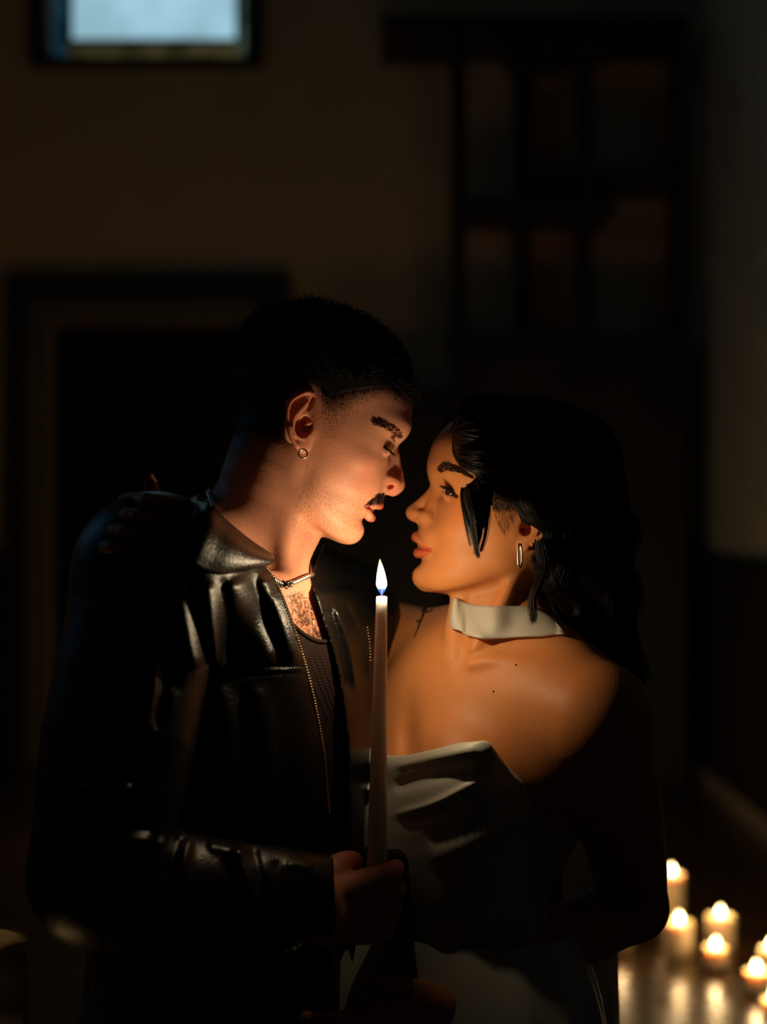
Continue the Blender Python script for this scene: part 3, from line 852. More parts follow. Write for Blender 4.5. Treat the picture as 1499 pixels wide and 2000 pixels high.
OPEN_NEAR = [(385, 992), (430, 1035), (480, 1075), (515, 1098), (540, 1130), (556, 1168), (574, 1215), (590, 1262), (603, 1305), (617, 1360), (629, 1420), (638, 1480), (648, 1600), (655, 1760), (660, 1990)]
OPEN_FAR = [(690, 1990), (684, 1760), (682, 1600), (680, 1480), (674, 1400), (662, 1320), (645, 1255), (625, 1195), (604, 1130)]
def jacket_field():
    F = Field()
    man_torso_ops(F, 1.5)
    F.add(s_cone(PC(470, 1130, 1.55), PC(335, 1115, 1.42), 4.6, 5.6), 3)
    F.add(s_cone(PC(480, 1065, 1.60), PC(625, 1195, 1.69), 4.9, 5.6), 3)
    F.add(s_chain([M_SR, PC(232, 1440, 1.335), M_ER], [6.4, 6.4, 5.5], 0, 3), 3)
    F.add(s_chain([M_ER, PC(330, 1745, 1.335), PC(614, 1748, 1.418)], [5.5, 5.2, 3.7], 0, 3), 2)
    F.add(s_cone(M_SL, M_EL, 6.4, 5.2), 2.5); F.add(s_cone(M_EL, M_WL, 5.2, 3.7), 1.5)
    F.call(lambda Q, d: np.where((Q[:, 2] > 104) & (Q[:, 2] < 145) & ((Q[:, 1] > 149) | (Q[:, 2] > 130)) & (((Q - HAND_M - np.array([6, 4, 0], f4)) ** 2).sum(1) > 13.5 ** 2), smin(d, FM(Q) - .75 + 1.2 * np.maximum(Q[:, 2] - 142.3, 0) ** 1.5, 1.5), d))
    # far panel thrown open
    F.add(s_chain([PC(640, 1170, 1.62), PC(690, 1240, 1.585), PC(697, 1330, 1.565), PC(678, 1440, 1.56), PC(668, 1560, 1.56), PC(672, 1780, 1.57), PC(684, 1960, 1.57)], [2.2, 2.1, 1.8, 1.5, 1.2, 1.4, 2.0], 0, 3), 1.5)
    rn = random.Random(4)
    # body folds falling from the collar seam
    for pts, w, a in (([(345, 1130), (362, 1220), (385, 1310)], 17, .60), ([(405, 1130), (416, 1220), (432, 1318)], 14, .60), ([(378, 1125), (392, 1220), (408, 1310)], 11, -.35),
                      ([(455, 1125), (488, 1215), (530, 1300)], 26, .55), ([(432, 1125), (446, 1215), (470, 1310)], 11, -.32), ([(512, 1120), (545, 1200), (580, 1300)], 16, .5),
                      ([(490, 1120), (518, 1200), (552, 1300)], 9, -.25), ([(310, 1150), (330, 1260), (345, 1360)], 15, -.30),
                      ([(425, 1330), (445, 1420), (440, 1540)], 18, .30), ([(500, 1335), (520, 1440), (525, 1600)], 20, .28), ([(465, 1330), (482, 1440), (480, 1600)], 16, -.22),
                      ([(283, 1210), (302, 1320), (285, 1440)], 12, .45), ([(312, 1200), (322, 1310), (305, 1430)], 12, -.42), ([(262, 1240), (272, 1340), (255, 1440)], 14, -.25),
                      ([(150, 1545), (215, 1530), (262, 1545)], 12, .6), ([(140, 1580), (200, 1565), (250, 1575)], 12, -.4), ([(130, 1490), (190, 1485), (250, 1500)], 16, .4),
                      ([(205, 1655), (250, 1640), (295, 1642)], 11, .5), ([(205, 1620), (250, 1608), (300, 1615)], 12, -.4),
                      ([(322, 1630), (308, 1680), (308, 1720), (325, 1770)], 11, .45), ([(348, 1630), (336, 1680), (340, 1740)], 10, -.3), ([(372, 1635), (360, 1690), (366, 1750)], 10, .4),
                      ([(405, 1650), (440, 1658), (480, 1665)], 11, .35), ([(462, 1650), (480, 1710), (506, 1790)], 12, .55), ([(492, 1650), (508, 1715), (530, 1785)], 10, -.35), ([(440, 1665), (455, 1720), (475, 1785)], 10, -.3),
                      ([(560, 1690), (585, 1688), (610, 1700)], 12, .3), ([(536, 1680), (550, 1720), (560, 1775)], 10, -.25),
                      ([(655, 1180), (682, 1260), (697, 1350)], 7, .28), ([(640, 1180), (665, 1260), (680, 1350)], 8, -.25), ([(672, 1175), (702, 1240), (714, 1330)], 6, -.2)):
        fold(F, pts, w, a, 1.72)
    # yoke seam, double
    for dy, a in ((0, -.16), (7, .10), (14, -.14)):
        fold(F, [(400, 1314 + dy), (470, 1303 + dy), (540, 1302 + dy), (610, 1300 + dy)], 2.6, a, 1.6)
    cut_px(F, OPEN_NEAR[:4] + [(604, 1130), (660, 1000), (640, 800), (330, 800), (360, 960)], .3)
    cut_px(F, OPEN_NEAR[2:] + OPEN_FAR, .25, 0, 1.60)
    # cuff, hem
    cx = nrm(PC(604, 1752, 1.418) - PC(330, 1745, 1.335)); cp = PC(642, 1748, 1.42)
    F.call(lambda Q, d: np.where((((Q - cp) ** 2).sum(1) < 8.5 ** 2) & (Q[:, 1] < 149) & (((Q - cp) @ cx) > -4), smax(d, ((Q - cp) @ cx), .3), d))
    F.call(lambda Q, d: smax(d, 104.0 - Q[:, 2], .5))
    def inner(Q, d):
        X, Y = frame_px(Q)
        t = np.where((X > 440) & (Y > 990) & (Q[:, 1] < 168), .6, 1.8)
        return np.maximum(d, -(d + t))
    F.call(inner)
    return F

def ribbon(rows, thick, name, m, parent=None, sub=4, wob=0.0, seed=0):
    """cloth strip lofted through rows of points (cm); rows run across, each a list of points along; gets real thickness"""
    rws = [densify(r, [0] * len(r), sub)[0] for r in rows]
    n = min(len(r) for r in rws); G = np.array([r[:n] for r in rws])
    G = np.stack([densify(G[:, i], [0] * len(G), 4)[0] for i in range(n)], 1)
    a, b = G.shape[:2]
    du = np.gradient(G, axis=0); dv = np.gradient(G, axis=1); N = np.cross(du, dv); N /= np.linalg.norm(N, axis=-1)[..., None] + 1e-9
    if wob:
        r = np.random.RandomState(seed); i, j = np.meshgrid(np.arange(a), np.arange(b), indexing='ij')
        w = sum(np.sin(i * r.uniform(.1, .5) + j * r.uniform(-.5, .5) + r.uniform(0, 6)) for _ in range(4)) / 4 * wob
        G = G + N * w[..., None]
    top = (G + N * thick / 2).reshape(-1, 3); bot = (G - N * thick / 2).reshape(-1, 3)
    V = np.concatenate([top, bot]) / 100; o = a * b; F = []
    i, j = np.meshgrid(np.arange(a - 1), np.arange(b - 1), indexing='ij'); q = (i * b + j).ravel()
    F.append(np.stack([q, q + b, q + b + 1, q + 1], 1)); F.append(np.stack([q, q + 1, q + b + 1, q + b], 1) + o)
    for e in ([k for k in range(b)], [(a - 1) * b + k for k in range(b)][::-1], [k * b for k in range(a)][::-1], [k * b + b - 1 for k in range(a)]):
        e = np.array(e); F.append(np.stack([e[:-1], e[1:], e[1:] + o, e[:-1] + o], 1))
    return mesh_obj(name, V, np.concatenate(F), m, parent)

def paint(o, **kw):
    """vertex values from functions of world cm positions"""
    n = len(o.data.vertices); co = np.zeros(n * 3, f4); o.data.vertices.foreach_get('co', co)
    org = np.array(parent_world(o)) * 100; Q = co.reshape(-1, 3) * 100 + org.astype(f4)
    for k, fn in kw.items(): set_attr(o, k, np.clip(fn(Q), 0, 1))

def near_chain(pts, rad, soft):
    f, c, R = s_chain(pts, rad, 0, 3)
    def g(L):
        v = np.zeros(len(L), f4); m = ((L - c) ** 2).sum(1) < (R + 3) ** 2
        if m.any(): v[m] = np.clip(.5 - f(L[m]) / soft, 0, 1)
        return v
    return g

T0 = time.time()
def push_out(p, F, off):
    for _ in range(6):
        g = np.array([F((p + np.eye(3)[i] * .1)[None].astype(f4))[0] - F((p - np.eye(3)[i] * .1)[None].astype(f4))[0] for i in range(3)]) / .2
        v = F(p[None].astype(f4))[0] - off
        p = p - g * v / max((g ** 2).sum(), .2)
    return p
DETAIL = 1.0
# ---- man
man = empty('person', (0, 0, 0))
man.location = ((M_TC[0]) / 100, M_TC[1] / 100, 0)
tag(man, 'man with short dark hair, looking down, in black leather jacket, holding the lit taper candle', 'person')
FM = man_body_field()
V, Fq = surf_multi(FM, [-50, 105, -.5], [22, 205, 190], .6,
                   [([-32, 139, 134], [7, 166, 180], .12 * DETAIL), (HAND_M + np.array([-3, -4, -6]), HAND_M + np.array([14, 14, 8]), .13 * DETAIL)])
mbody = mesh_obj('body', V, Fq, M['skin_m'], man)
A = HM.A
lipU = near_chain([A(742, 986.5), A(739, 986, .8), A(730, 986.5, 1.8), A(718, 988, 2.6)], [.52, .50, .40, .10], .12)
lipL = near_chain([A(724.5, 1008), A(723, 1008, .9), A(721, 1003, 1.8), A(717, 991, 2.6)], [.62, .60, .42, .10], .12)
def gl(c, r, H=HM):
    return lambda L: np.exp(-(((L - c) / np.asarray(r, f4)) ** 2).sum(1))
b1, b2, b3, b4 = gl(A(690, 1010, 5), [3.5, 2.6, 2.4]), gl(A(740, 1000, 1), [3.5, 3.0, 2.6]), gl(A(620, 1000, 5), [2.5, 2.2, 2.6]), gl(A(600, 1060, 3), [6, 3, 2.2])
r1, r2, r3, r4 = gl(A(765, 945, .5), [2.2, 1.6, 1.2]), gl(A(592, 820, 8), [2.5, 3, 3.6]), gl(A(720, 930, 4.5), [2, 2, 1.6]), gl(A(690, 900, 6), [3, 3, 2])
hairline = poly2d([(450, 880), (500, 850), (560, 862), (566, 800), (600, 762), (630, 765), (640, 790), (656, 788), (690, 772), (740, 762), (775, 762), (800, 768), (840, 765), (840, 540), (430, 540)])
def scalp_m(Q):
    X, Y = frame_px(Q); L = HM.loc(Q)
    v = np.clip(.5 - hairline(X, Y) / 46, 0, 1)
    ear_ = near_chain([A(600, 766, 7.2), A(566, 800, 7.6), A(570, 850, 7.4), A(600, 870, 7.0), A(620, 800, 7.0)], [1.0, 1.0, 1.0, 1.0, .9], .3)(L)
    return v * (Q[:, 2] > 140) * (1 - ear_)
paint(mbody, lip=lambda Q: np.maximum(lipU(HM.loc(Q)), lipL(HM.loc(Q))),
      beard=lambda Q: (lambda L: np.clip(b1(L) + b2(L) + b3(L) * .9 + b4(L) * .6, 0, 1))(HM.loc(Q)),
      red=lambda Q: (lambda L: np.clip(r1(L) + r2(L) + r3(L) * .4 + r4(L) * .4, 0, 1))(HM.loc(Q)), scalp=scalp_m)
print('man body', len(V), time.time() - T0)

JK = jacket_field()
V, Fq = surf_multi(JK, [-50, 112, 100], [30, 200, 162], .5, [([-38, 118, 103.5], [6, 166, 156], .23 * DETAIL)])
jacket = mesh_obj('jacket', V, Fq, M['leather'], man)
tag(jacket, 'black leather jacket')
print('jacket', len(V), time.time() - T0)
def jw(px, py, d): return PC(px, py, d)
def on_j(pts, off):
    return [push_out(hit(JK, x, y, 1.25, 1.6), JK, off) for x, y in pts]
cr_rows = [on_j([(516, 1101), (478, 1072), (432, 1034), (398, 1000)], .9) + [jw(386, 980, 1.53), jw(400, 968, 1.59), jw(470, 990, 1.635), jw(560, 1060, 1.64), jw(602, 1122, 1.615)],
           on_j([(512, 1104), (470, 1086), (418, 1052), (380, 1012)], 1.15) + [jw(366, 984, 1.53), jw(384, 975, 1.60), jw(460, 1000, 1.65), jw(560, 1075, 1.665), jw(612, 1130, 1.63)],
           on_j([(506, 1108), (462, 1104), (408, 1086), (362, 1040)], 1.0) + [jw(346, 1000, 1.53), jw(370, 990, 1.61), jw(450, 1010, 1.67), jw(560, 1092, 1.685), jw(620, 1140, 1.645)],
           on_j([(496, 1110), (455, 1117), (402, 1121), (345, 1080)], .45) + [jw(332, 1015, 1.52), jw(360, 1005, 1.62), jw(440, 1025, 1.68), jw(560, 1105, 1.70), jw(628, 1150, 1.655)]]
collar = ribbon(cr_rows, .30, 'collar', M['leather'], jacket, 5)
# zip along the near edge: tape and teeth
zp = hits(JK, [(a - 4, b) for a, b in OPEN_NEAR[3:13]], 1.36, 1.62, 14)
zp = zp[(np.abs(np.diff(zp, axis=0, prepend=zp[:1])).max(1) < 4)]
def resample(p, step):
    s = np.concatenate([[0], np.cumsum(np.linalg.norm(np.diff(p, axis=0), axis=1))]); t = np.arange(0, s[-1], step)
    return np.stack([np.interp(t, s, p[:, i]) for i in range(3)], 1)
zz = np.array(zp); zz = np.stack([np.convolve(np.pad(zz[:, i], 4, 'edge'), np.ones(9) / 9, 'valid') for i in range(3)], 1)
zr = resample(zz, .27)
cs = []
for i in range(1, len(zr) - 1):
    t = zr[i + 1] - zr[i - 1]; t /= np.linalg.norm(t); e = np.array([0, 0, 150]) - zr[i]; e /= np.linalg.norm(e); sdv = np.cross(t, e)
    a = zr[i] + e * .18 - sdv * .12; b = zr[i] + e * .16 + sdv * .22
    cs.append((np.array([a, (a + b) / 2, b]) / 100, [.0007, .0009, .0007]))
V, Fq = tubes(cs, 4)
zipper = mesh_obj('zipper', V, Fq, M['brass'], jacket); tag(zipper, 'pale metal zip teeth')
zf = hits(JK, [(718, 1225), (722, 1255), (724, 1290)], 1.45, 1.8, 8)
V, Fq = tubes([((p + np.array([0, -.25, 0]) + np.outer([-1, 0, 1], [.12, 0, 0])) / 100, .0008) for p in resample(zf, .3)], 4)
mesh_obj('zipper', V, Fq, M['brass'], jacket)

# tank top under the jacket
TF = Field(lambda Q: man_torso_ops(Field(), -.6)(Q))
TK = Field(FM)
TK.call(lambda Q, d: d - .32)
cut_px(TK, [(548, 1190), (572, 1216), (590, 1234), (612, 1246), (632, 1250), (660, 1240), (740, 1100), (800, 1100), (800, 1990), (330, 1990), (330, 1450), (540, 1300)], .12, keep=True)
TK.call(lambda Q, d: np.maximum(np.maximum(np.maximum(d, Q[:, 1] - 168), 100 - Q[:, 2]), np.where(Q[:, 2] < 132, 147.5 - Q[:, 1], -9)))
V, Fq = surf(TK, [-30, 130, 104], [6, 170, 146], .3)
tank = mesh_obj('tank_top', V, Fq, M['tank'], man); tag(tank, 'dark brown ribbed tank top')
tl = hits(TK, [(556, 1203), (574, 1222), (592, 1238), (614, 1250), (634, 1253), (650, 1246)], 1.40, 1.7, 5)
V, Fq = tubes([(tl / 100, .0022)], 6, False); mesh_obj('neckline_trim', V, Fq, M['tank'], tank)
rb = []
for k, (x0, y0, x1, y1) in enumerate(((596, 1300, 640, 1400), (604, 1285, 652, 1400), (614, 1280, 660, 1400), (626, 1280, 668, 1400))):
    p = resample(hits(TK, [(x0, y0), ((x0 + x1) / 2, (y0 + y1) / 2), (x1, y1)], 1.4, 1.75, 6), .33)
    rb += [(np.array([q + [-.10, -.05, 0], q + [.10, -.05, .03]]) / 100, .0006) for q in p]
V, Fq = tubes(rb, 4); mesh_obj('pointelle_knit', V, Fq, mat('knit_dots', (.035, .018, .014), .8), tank)  # raised knit dots, a little lighter than the tank

# trousers
PF = Field()
PF.add(s_ell(PC(430, 1960, 1.58), [16.5, 12, 14], MRot), 2)
for sd, kx in ((1, 2.0), (-1, -2.0)):
    hp = PC(430, 2050, 1.58) + ML * 8.5 * sd; kn = np.array([hp[0] + kx, hp[1] - 3 + 1.5 * sd, 50], f4); an = np.array([hp[0] + kx, hp[1] + 2, 7], f4)
    PF.add(s_chain([hp, kn, an], [9.6, 7.4, 6.6], 0, 2), 3)
PF.call(lambda Q, d: np.maximum(np.maximum(d, 6.0 - Q[:, 2]), Q[:, 2] - 112))
V, Fq = surf(PF, [-42, 125, 2], [8, 190, 118], .8)
tag(mesh_obj('trousers', V, Fq, M['trousers'], man), 'black trousers')
SF = Field()
for sd, kx in ((1, 2.0), (-1, -2.0)):
    hp = PC(430, 2050, 1.58) + ML * 8.5 * sd; an = np.array([hp[0] + kx, hp[1] + 2, 9], f4)
    G_ = Field(); G_.add(s_cone(an + np.array([0, 0, -4.0], f4), an + MF * 17 + np.array([0, 0, -5.2], f4), 4.8, 3.7), 2); G_.add(s_cone(an + np.array([0, 0, -4.0], f4), an, 4.8, 5.2), 2)
    G_.call(lambda Q, d: np.maximum(d, .3 - Q[:, 2]))
    V, Fq = surf(G_, an - np.array([30, 30, 10]), an + np.array([30, 30, 8]), .6)
    mesh_obj('shoe', V, Fq, M['leather'], man)

# necklace: woven silver chain with a clasp of small stones
NK = [(578, 1133, 1.452), (562, 1130, 1.448), (540, 1120, 1.445), (512, 1097, 1.440), (486, 1068, 1.438), (462, 1036, 1.445), (440, 1006, 1.46), (420, 978, 1.48), (405, 962, 1.515), (404, 955, 1.56), (430, 950, 1.61), (500, 985, 1.645), (570, 1050, 1.62), (600, 1095, 1.575), (606, 1118, 1.53), (597, 1128, 1.485), (584, 1133, 1.458)]
nkp = []
q, _ = densify([PC(*p) for p in NK], [0] * len(NK), 8)
q = np.array([push_out(p, FM, .28) for p in q])
q = np.stack([np.convolve(np.pad(q[:, i], 2, 'edge'), np.ones(5) / 5, 'valid') for i in range(3)], 1)
cr_ = resample(q, .16)
necklace = empty('necklace', Vector(cr_[0] / 100)); tag(necklace, 'silver snake chain necklace with a jewelled clasp round the man\'s neck', 'necklace')
strands = []
T_ = np.gradient(cr_, axis=0); T_ /= np.linalg.norm(T_, axis=1)[:, None]
ref = np.array([0, -1, 0.0]); N_ = ref - (T_ @ ref)[:, None] * T_; N_ /= np.linalg.norm(N_, axis=1)[:, None]; B_ = np.cross(T_, N_)
for k in range(4):
    th = np.arange(len(cr_)) * 1.05 + k * math.pi / 2
    strands.append(((cr_ + .13 * (np.cos(th)[:, None] * N_ + np.sin(th)[:, None] * B_)) / 100, .0011))
V, Fq = tubes(strands, 5, False); mesh_obj('chain', V, Fq, M['silver'], necklace)
cl = []
c0 = cr_[0] + np.array([0, -.25, 0])
for (dx, dz, r) in ((-.55, .12, .20), (-.2, .22, .22), (.2, .2, .22), (.1, -.2, .24), (-.3, -.12, .2), (.5, -.05, .22), (.42, .28, .17), (.62, .2, .12)):
    cl.append((np.array([c0 + [dx, dy, dz] for dy in (-r * .9, -r * .5, 0, r * .5)]) / 100, np.array([.3, .85, 1, .7]) * r / 100))
V, Fq = tubes(cl, 8); mesh_obj('clasp', V, Fq, M['silver'], necklace, smooth=False)

def hoop(name, c, rx, rz, r, tilt, label, rest=0.0):
    th = np.linspace(0, 2 * math.pi, 41)
    if rest: pts = np.stack([rx * np.sign(np.cos(th)) * np.abs(np.cos(th)) ** .6 * math.cos(tilt), rx * np.sign(np.cos(th)) * np.abs(np.cos(th)) ** .6 * math.sin(tilt), rz * np.sign(np.sin(th)) * np.abs(np.sin(th)) ** .75], 1)
    else: pts = np.stack([rx * np.cos(th) * math.cos(tilt), rx * np.cos(th) * math.sin(tilt), rz * np.sin(th)], 1)
    V, Fq = tubes([((pts + c) / 100, r / 100)], 8, False)
    o = mesh_obj(name, V, Fq, M['silver'], at=Vector(c / 100)); tag(o, label, 'earring'); return o
hoop('hoop_earring', PC(592, 886, 1.468), .40, .40, .085, .15, 'small round silver hoop earring in the man\'s ear')
print('man clothes', time.time() - T0)

# ---- woman
woman = empty('person', (W_SL[0] / 100 - .1, 1.6, 0))
tag(woman, 'woman with pinned-up dark hair and bare shoulders in white strapless dress, facing the man', 'person')
FW = woman_body_field()
V, Fq = surf_multi(FW, [-40, 105, -.5], [50, 205, 178], .6, [([-8, 142, 112], [31, 180, 171], .15 * DETAIL), ([-30, 130, 139], [-18, 152, 156], .14 * DETAIL)])
wbody = mesh_obj('body', V, Fq, M['skin_w'], woman)
A = HW.A
wl1 = near_chain([A(811, 1050), A(815, 1048.5, .6), A(826, 1060, 1.7), A(845, 1074.5, 2.6)], [.48, .52, .42, .08], .10)
wl2 = near_chain([A(817.5, 1079), A(819, 1079, .8), A(829, 1078.5, 1.7), A(846, 1076, 2.6)], [.60, .58, .42, .08], .10)
k1, k2, k3 = gl(A(890, 1010, 5), [2.2, 2.6, 1.6]), gl(A(805, 1003, .4), [1.4, 1.3, 1.0]), gl(A(1020, 1055, 6.5), [2, 2, 2])
ew = HW.eye; lidp = near_chain([ew.on(903, 965, .1), ew.on(890, 956, .12), ew.on(876, 950, .1)], [.10, .20, .14], .22)
hl_w = poly2d([(885, 850), (905, 900), (960, 930), (985, 985), (1010, 985), (1060, 1000), (1075, 1060), (1300, 1060), (1300, 700), (880, 700)])
paint(wbody, lip=lambda Q: np.maximum(wl1(HW.loc(Q)), wl2(HW.loc(Q))), beard=lambda Q: np.zeros(len(Q)),
      red=lambda Q: (lambda L: np.clip(k1(L) * .8 + k2(L) * .5 + k3(L) * .6, 0, 1))(HW.loc(Q)),
      scalp=lambda Q: .7 * lidp(HW.loc(Q)) + np.clip(.5 - hl_w(*frame_px(Q)) / 30, 0, 1) * (Q[:, 2] > 145) * (1 - gl(A(1035, 1030, 7.5), [2.2, 2.2, 3])(HW.loc(Q))))
print('woman body', len(V), time.time() - T0)

DR = Field(); woman_torso_ops(DR, .55)
DR.add(s_chain([PC(725, 1475, 1.585), PC(800, 1490, 1.53), PC(870, 1478, 1.495), PC(945, 1462, 1.475)], [1.6, 1.7, 1.7, 1.5], 0, 3), 2.5)
for pts, w, a in (([(770, 1592), (840, 1572), (900, 1543), (945, 1520)], 7, .34), ([(790, 1606), (860, 1588), (930, 1558)], 13, -.36), ([(765, 1540), (850, 1515), (930, 1497)], 14, -.30),
                  ([(765, 1498), (850, 1478), (940, 1462)], 9, .22), ([(830, 1640), (920, 1610), (1010, 1560)], 20, -.22), ([(830, 1680), (940, 1640), (1040, 1580)], 18, .14),
                  ([(700, 1470), (712, 1500), (735, 1520)], 7, -.4), ([(692, 1500), (705, 1530), (725, 1545)], 6, .4),
                  ([(1095, 1640), (1075, 1700), (1060, 1760)], 6, -.25), ([(1085, 1640), (1062, 1700), (1050, 1760)], 6, .2),
                  ([(960, 1460), (1005, 1520), (1060, 1565), (1125, 1602)], 4, .10), ([(760, 1860), (900, 1866), (1080, 1850)], 4, -.18)):
    fold(DR, pts, w, a, 1.7)
cut_px(DR, [(660, 1430), (692, 1438), (712, 1452), (736, 1468), (762, 1476), (800, 1474), (850, 1463), (900, 1450), (946, 1446), (956, 1449), (975, 1475), (1003, 1508), (1048, 1550), (1090, 1580), (1130, 1601), (1300, 1640), (1400, 2300), (600, 2300), (600, 1430)], .12, keep=True)
DR.call(lambda Q, d: np.maximum(np.maximum(d, -(d + .45)), 106 - Q[:, 2]))
V, Fq = surf_multi(DR, [-16, 138, 100], [34, 184, 136], .45, [([-6, 142, 108], [20, 164, 136], .22 * DETAIL)])
dress = mesh_obj('dress', V, Fq, M['satin'], woman); tag(dress, 'white satin strapless dress with draped neckline')
# skirt: fitted at the hips, falling in folds to the floor
nz, na = 60, 120; rows = []
c0 = PC(895, 1950, 1.60)
for i in range(nz):
    t = i / (nz - 1); z = 109 * (1 - t) + .6
    ra, rf = np.interp(t, [0, .06, .16, .4, 1], [13.0, 15.5, 17.8, 21, 38]), np.interp(t, [0, .06, .16, .4, 1], [10.2, 12.0, 13.6, 18, 36])
    for j in range(na):
        th = 2 * math.pi * j / na
        w = 1 + .05 * min(t * 2, 1) * math.sin(9 * th + 2 * math.sin(3 * th)) + .012 * math.sin(17 * th + 5 * t)
        p = c0 + WL * ra * math.cos(th) * w + WF * rf * math.sin(th) * w; rows.append([p[0], p[1], z])
i, j = np.meshgrid(np.arange(nz - 1), np.arange(na), indexing='ij'); j2 = (j + 1) % na
Fs = np.stack([i * na + j, (i + 1) * na + j, (i + 1) * na + j2, i * na + j2], -1).reshape(-1, 4)
tag(mesh_obj('skirt', np.array(rows) / 100, Fs, M['satin'], woman), 'long ivory satin skirt')

# eyes
e = HW.eye
def eye_mesh(side):
    cw = HW.W(e.c * np.array([1, 1, 1]), side)[0]
    fwd = nrm(HW.W(e.on(879, 961.5))[0] - HW.W(e.c)[0])
    n1, n2 = 28, 32; B3 = basis(fwd, (0, 1, 0)); vs, fs = [], []
    for a_ in range(n1 + 1):
        ph = math.pi * a_ / n1
        R = 1.12 + (.10 * max(0, 1 - (ph / .55) ** 2))
        for b_ in range(n2):
            th = 2 * math.pi * b_ / n2
            vs.append(cw + R * (math.cos(ph) * B3[2] + math.sin(ph) * (math.cos(th) * B3[0] + math.sin(th) * B3[1])))
    for a_ in range(n1):
        for b_ in range(n2): fs.append([a_ * n2 + b_, (a_ + 1) * n2 + b_, (a_ + 1) * n2 + (b_ + 1) % n2, a_ * n2 + (b_ + 1) % n2])
    o = mesh_obj('eye', np.array(vs) / 100, np.array(fs), [M['eyeball'], M['iris']], woman)
    mi = np.zeros(len(fs), np.int32); mi[:5 * n2] = 1; o.data.polygons.foreach_set('material_index', mi)
    return o
eye_mesh(1); eye_mesh(-1)
# teeth glints
for H_, pts, par in ((HW, [A(822, 1067, 0), A(826, 1069, .8), A(833, 1071, 1.5)], woman), (HM, [HM.A(727, 993, 0), HM.A(725, 993, .8), HM.A(719, 992, 1.4)], man)):
    full = [p * np.array([-1, 1, 1]) for p in pts[::-1]] + pts[1:]
    V, Fq = tubes([(np.stack([H_.W(p)[0] if p[0] >= 0 else H_.W(p * np.array([-1, 1, 1]), -1)[0] for p in full]) / 100, .0032)], 8, False)
    mesh_obj('teeth', V, Fq, M['tooth'], par)

# scarf worn as a choker, its tails hanging down her back
def on_w(px, py, off):
    h = hit(FW, px, py, 1.42, 1.75); return h + np.array([0, -off, 0])
def band(front, back, off):
    return [on_w(x, y, o_) for (x, y), o_ in zip(front, off)] + [PC(*p) for p in back]
tp = band([(898, 1172), (912, 1178), (935, 1182), (965, 1184), (1000, 1184), (1032, 1185), (1058, 1195), (1082, 1212), (1100, 1232)], [(1096, 1222, 1.64), (1050, 1200, 1.67), (990, 1180, 1.675), (930, 1168, 1.655), (897, 1163, 1.625), (888, 1166, 1.59), (890, 1168, 1.565)], [.5, .5, .5, .45, .4, .45, .4, .35, .25])
md = band([(900, 1206), (912, 1212), (935, 1216), (965, 1217), (1000, 1215), (1034, 1214), (1062, 1218), (1086, 1226), (1102, 1236)], [(1100, 1236, 1.64), (1055, 1222, 1.68), (990, 1205, 1.69), (928, 1195, 1.665), (890, 1192, 1.63), (882, 1196, 1.59), (886, 1202, 1.56)], [1.1, 1.0, .95, .9, .8, .8, .7, .55, .35])
bt = band([(900, 1231), (912, 1239), (935, 1244), (965, 1246), (1000, 1244), (1034, 1242), (1062, 1240), (1086, 1238), (1103, 1239)], [(1104, 1246, 1.64), (1058, 1244, 1.69), (990, 1235, 1.70), (926, 1226, 1.675), (889, 1221, 1.63), (880, 1222, 1.59), (885, 1228, 1.56)], [1.3, 1.15, 1.1, 1.0, .8, .8, .7, .55, .35])
tp, md, bt = [r[11:] + r[:12] for r in (tp, md, bt)]
scarf = ribbon([tp, md, bt], .22, 'choker_scarf', M['scarf'], None, 5, .08, 3)
org = scarf.location.copy()
for v_ in scarf.data.vertices: pass
scarf.parent = None
tag(scarf, 'wide ivory scarf wrapped like a choker round the woman\'s neck, tails hanging behind', 'scarf')
for k, (rows_, w) in enumerate((([(1092, 1236, 1.60), (1115, 1330, 1.665), (1125, 1500, 1.72), (1128, 1640, 1.735), (1142, 1790, 1.74), (1160, 1960, 1.745), (1170, 2200, 1.76)], 2.1),
                               ([(1086, 1232, 1.62), (1135, 1340, 1.69), (1150, 1500, 1.75), (1163, 1640, 1.76), (1172, 1790, 1.77), (1178, 1960, 1.775), (1185, 2200, 1.79)], 1.9))):
    r = [[PC(*p) + np.array([s_ * w * (1 if i else .8), s_ * 1.0, 0]) for i, p in enumerate(rows_)] for s_ in (-1, -.3, .3, 1)]
    ribbon(r, .12, 'scarf_tail', M['scarf'], scarf, 6, .25, 8 + k)
hoop('link_earring', PC(1016, 1085, 1.515), .26, 1.08, .10, .75, 'long oval silver hoop earring in the woman\'s ear', 1)

# tattoo on the far shoulder: two crossing bars of ink lying on the skin
tt = [resample(hits(FW, p, 1.5, 1.9, 8, .012), .1) for p in ([(832, 1188), (822, 1215), (808, 1248)], [(826, 1192), (838, 1196), (846, 1190)], [(815, 1215), (826, 1210)])]
V, Fq = tubes([(t / 100, np.linspace(.0022, .0008, len(t))) for t in tt], 4)
tag(mesh_obj('tattoo', V, Fq, M['ink'], woman), 'dark line tattoo')
mo = [hit(FW, x, y, 1.4, 1.8) for x, y in ((1009, 1299), (965, 1351))]
for m_ in mo:
    V, Fq = tubes([(np.array([m_ + [0, .05, 0], m_ + [0, -.02, 0], m_ + [0, -.06, 0]]) / 100, [.0012, .0011, .0004])], 8)
    mesh_obj('mole', V, Fq, M['ink'], woman)
print('woman clothes', time.time() - T0)
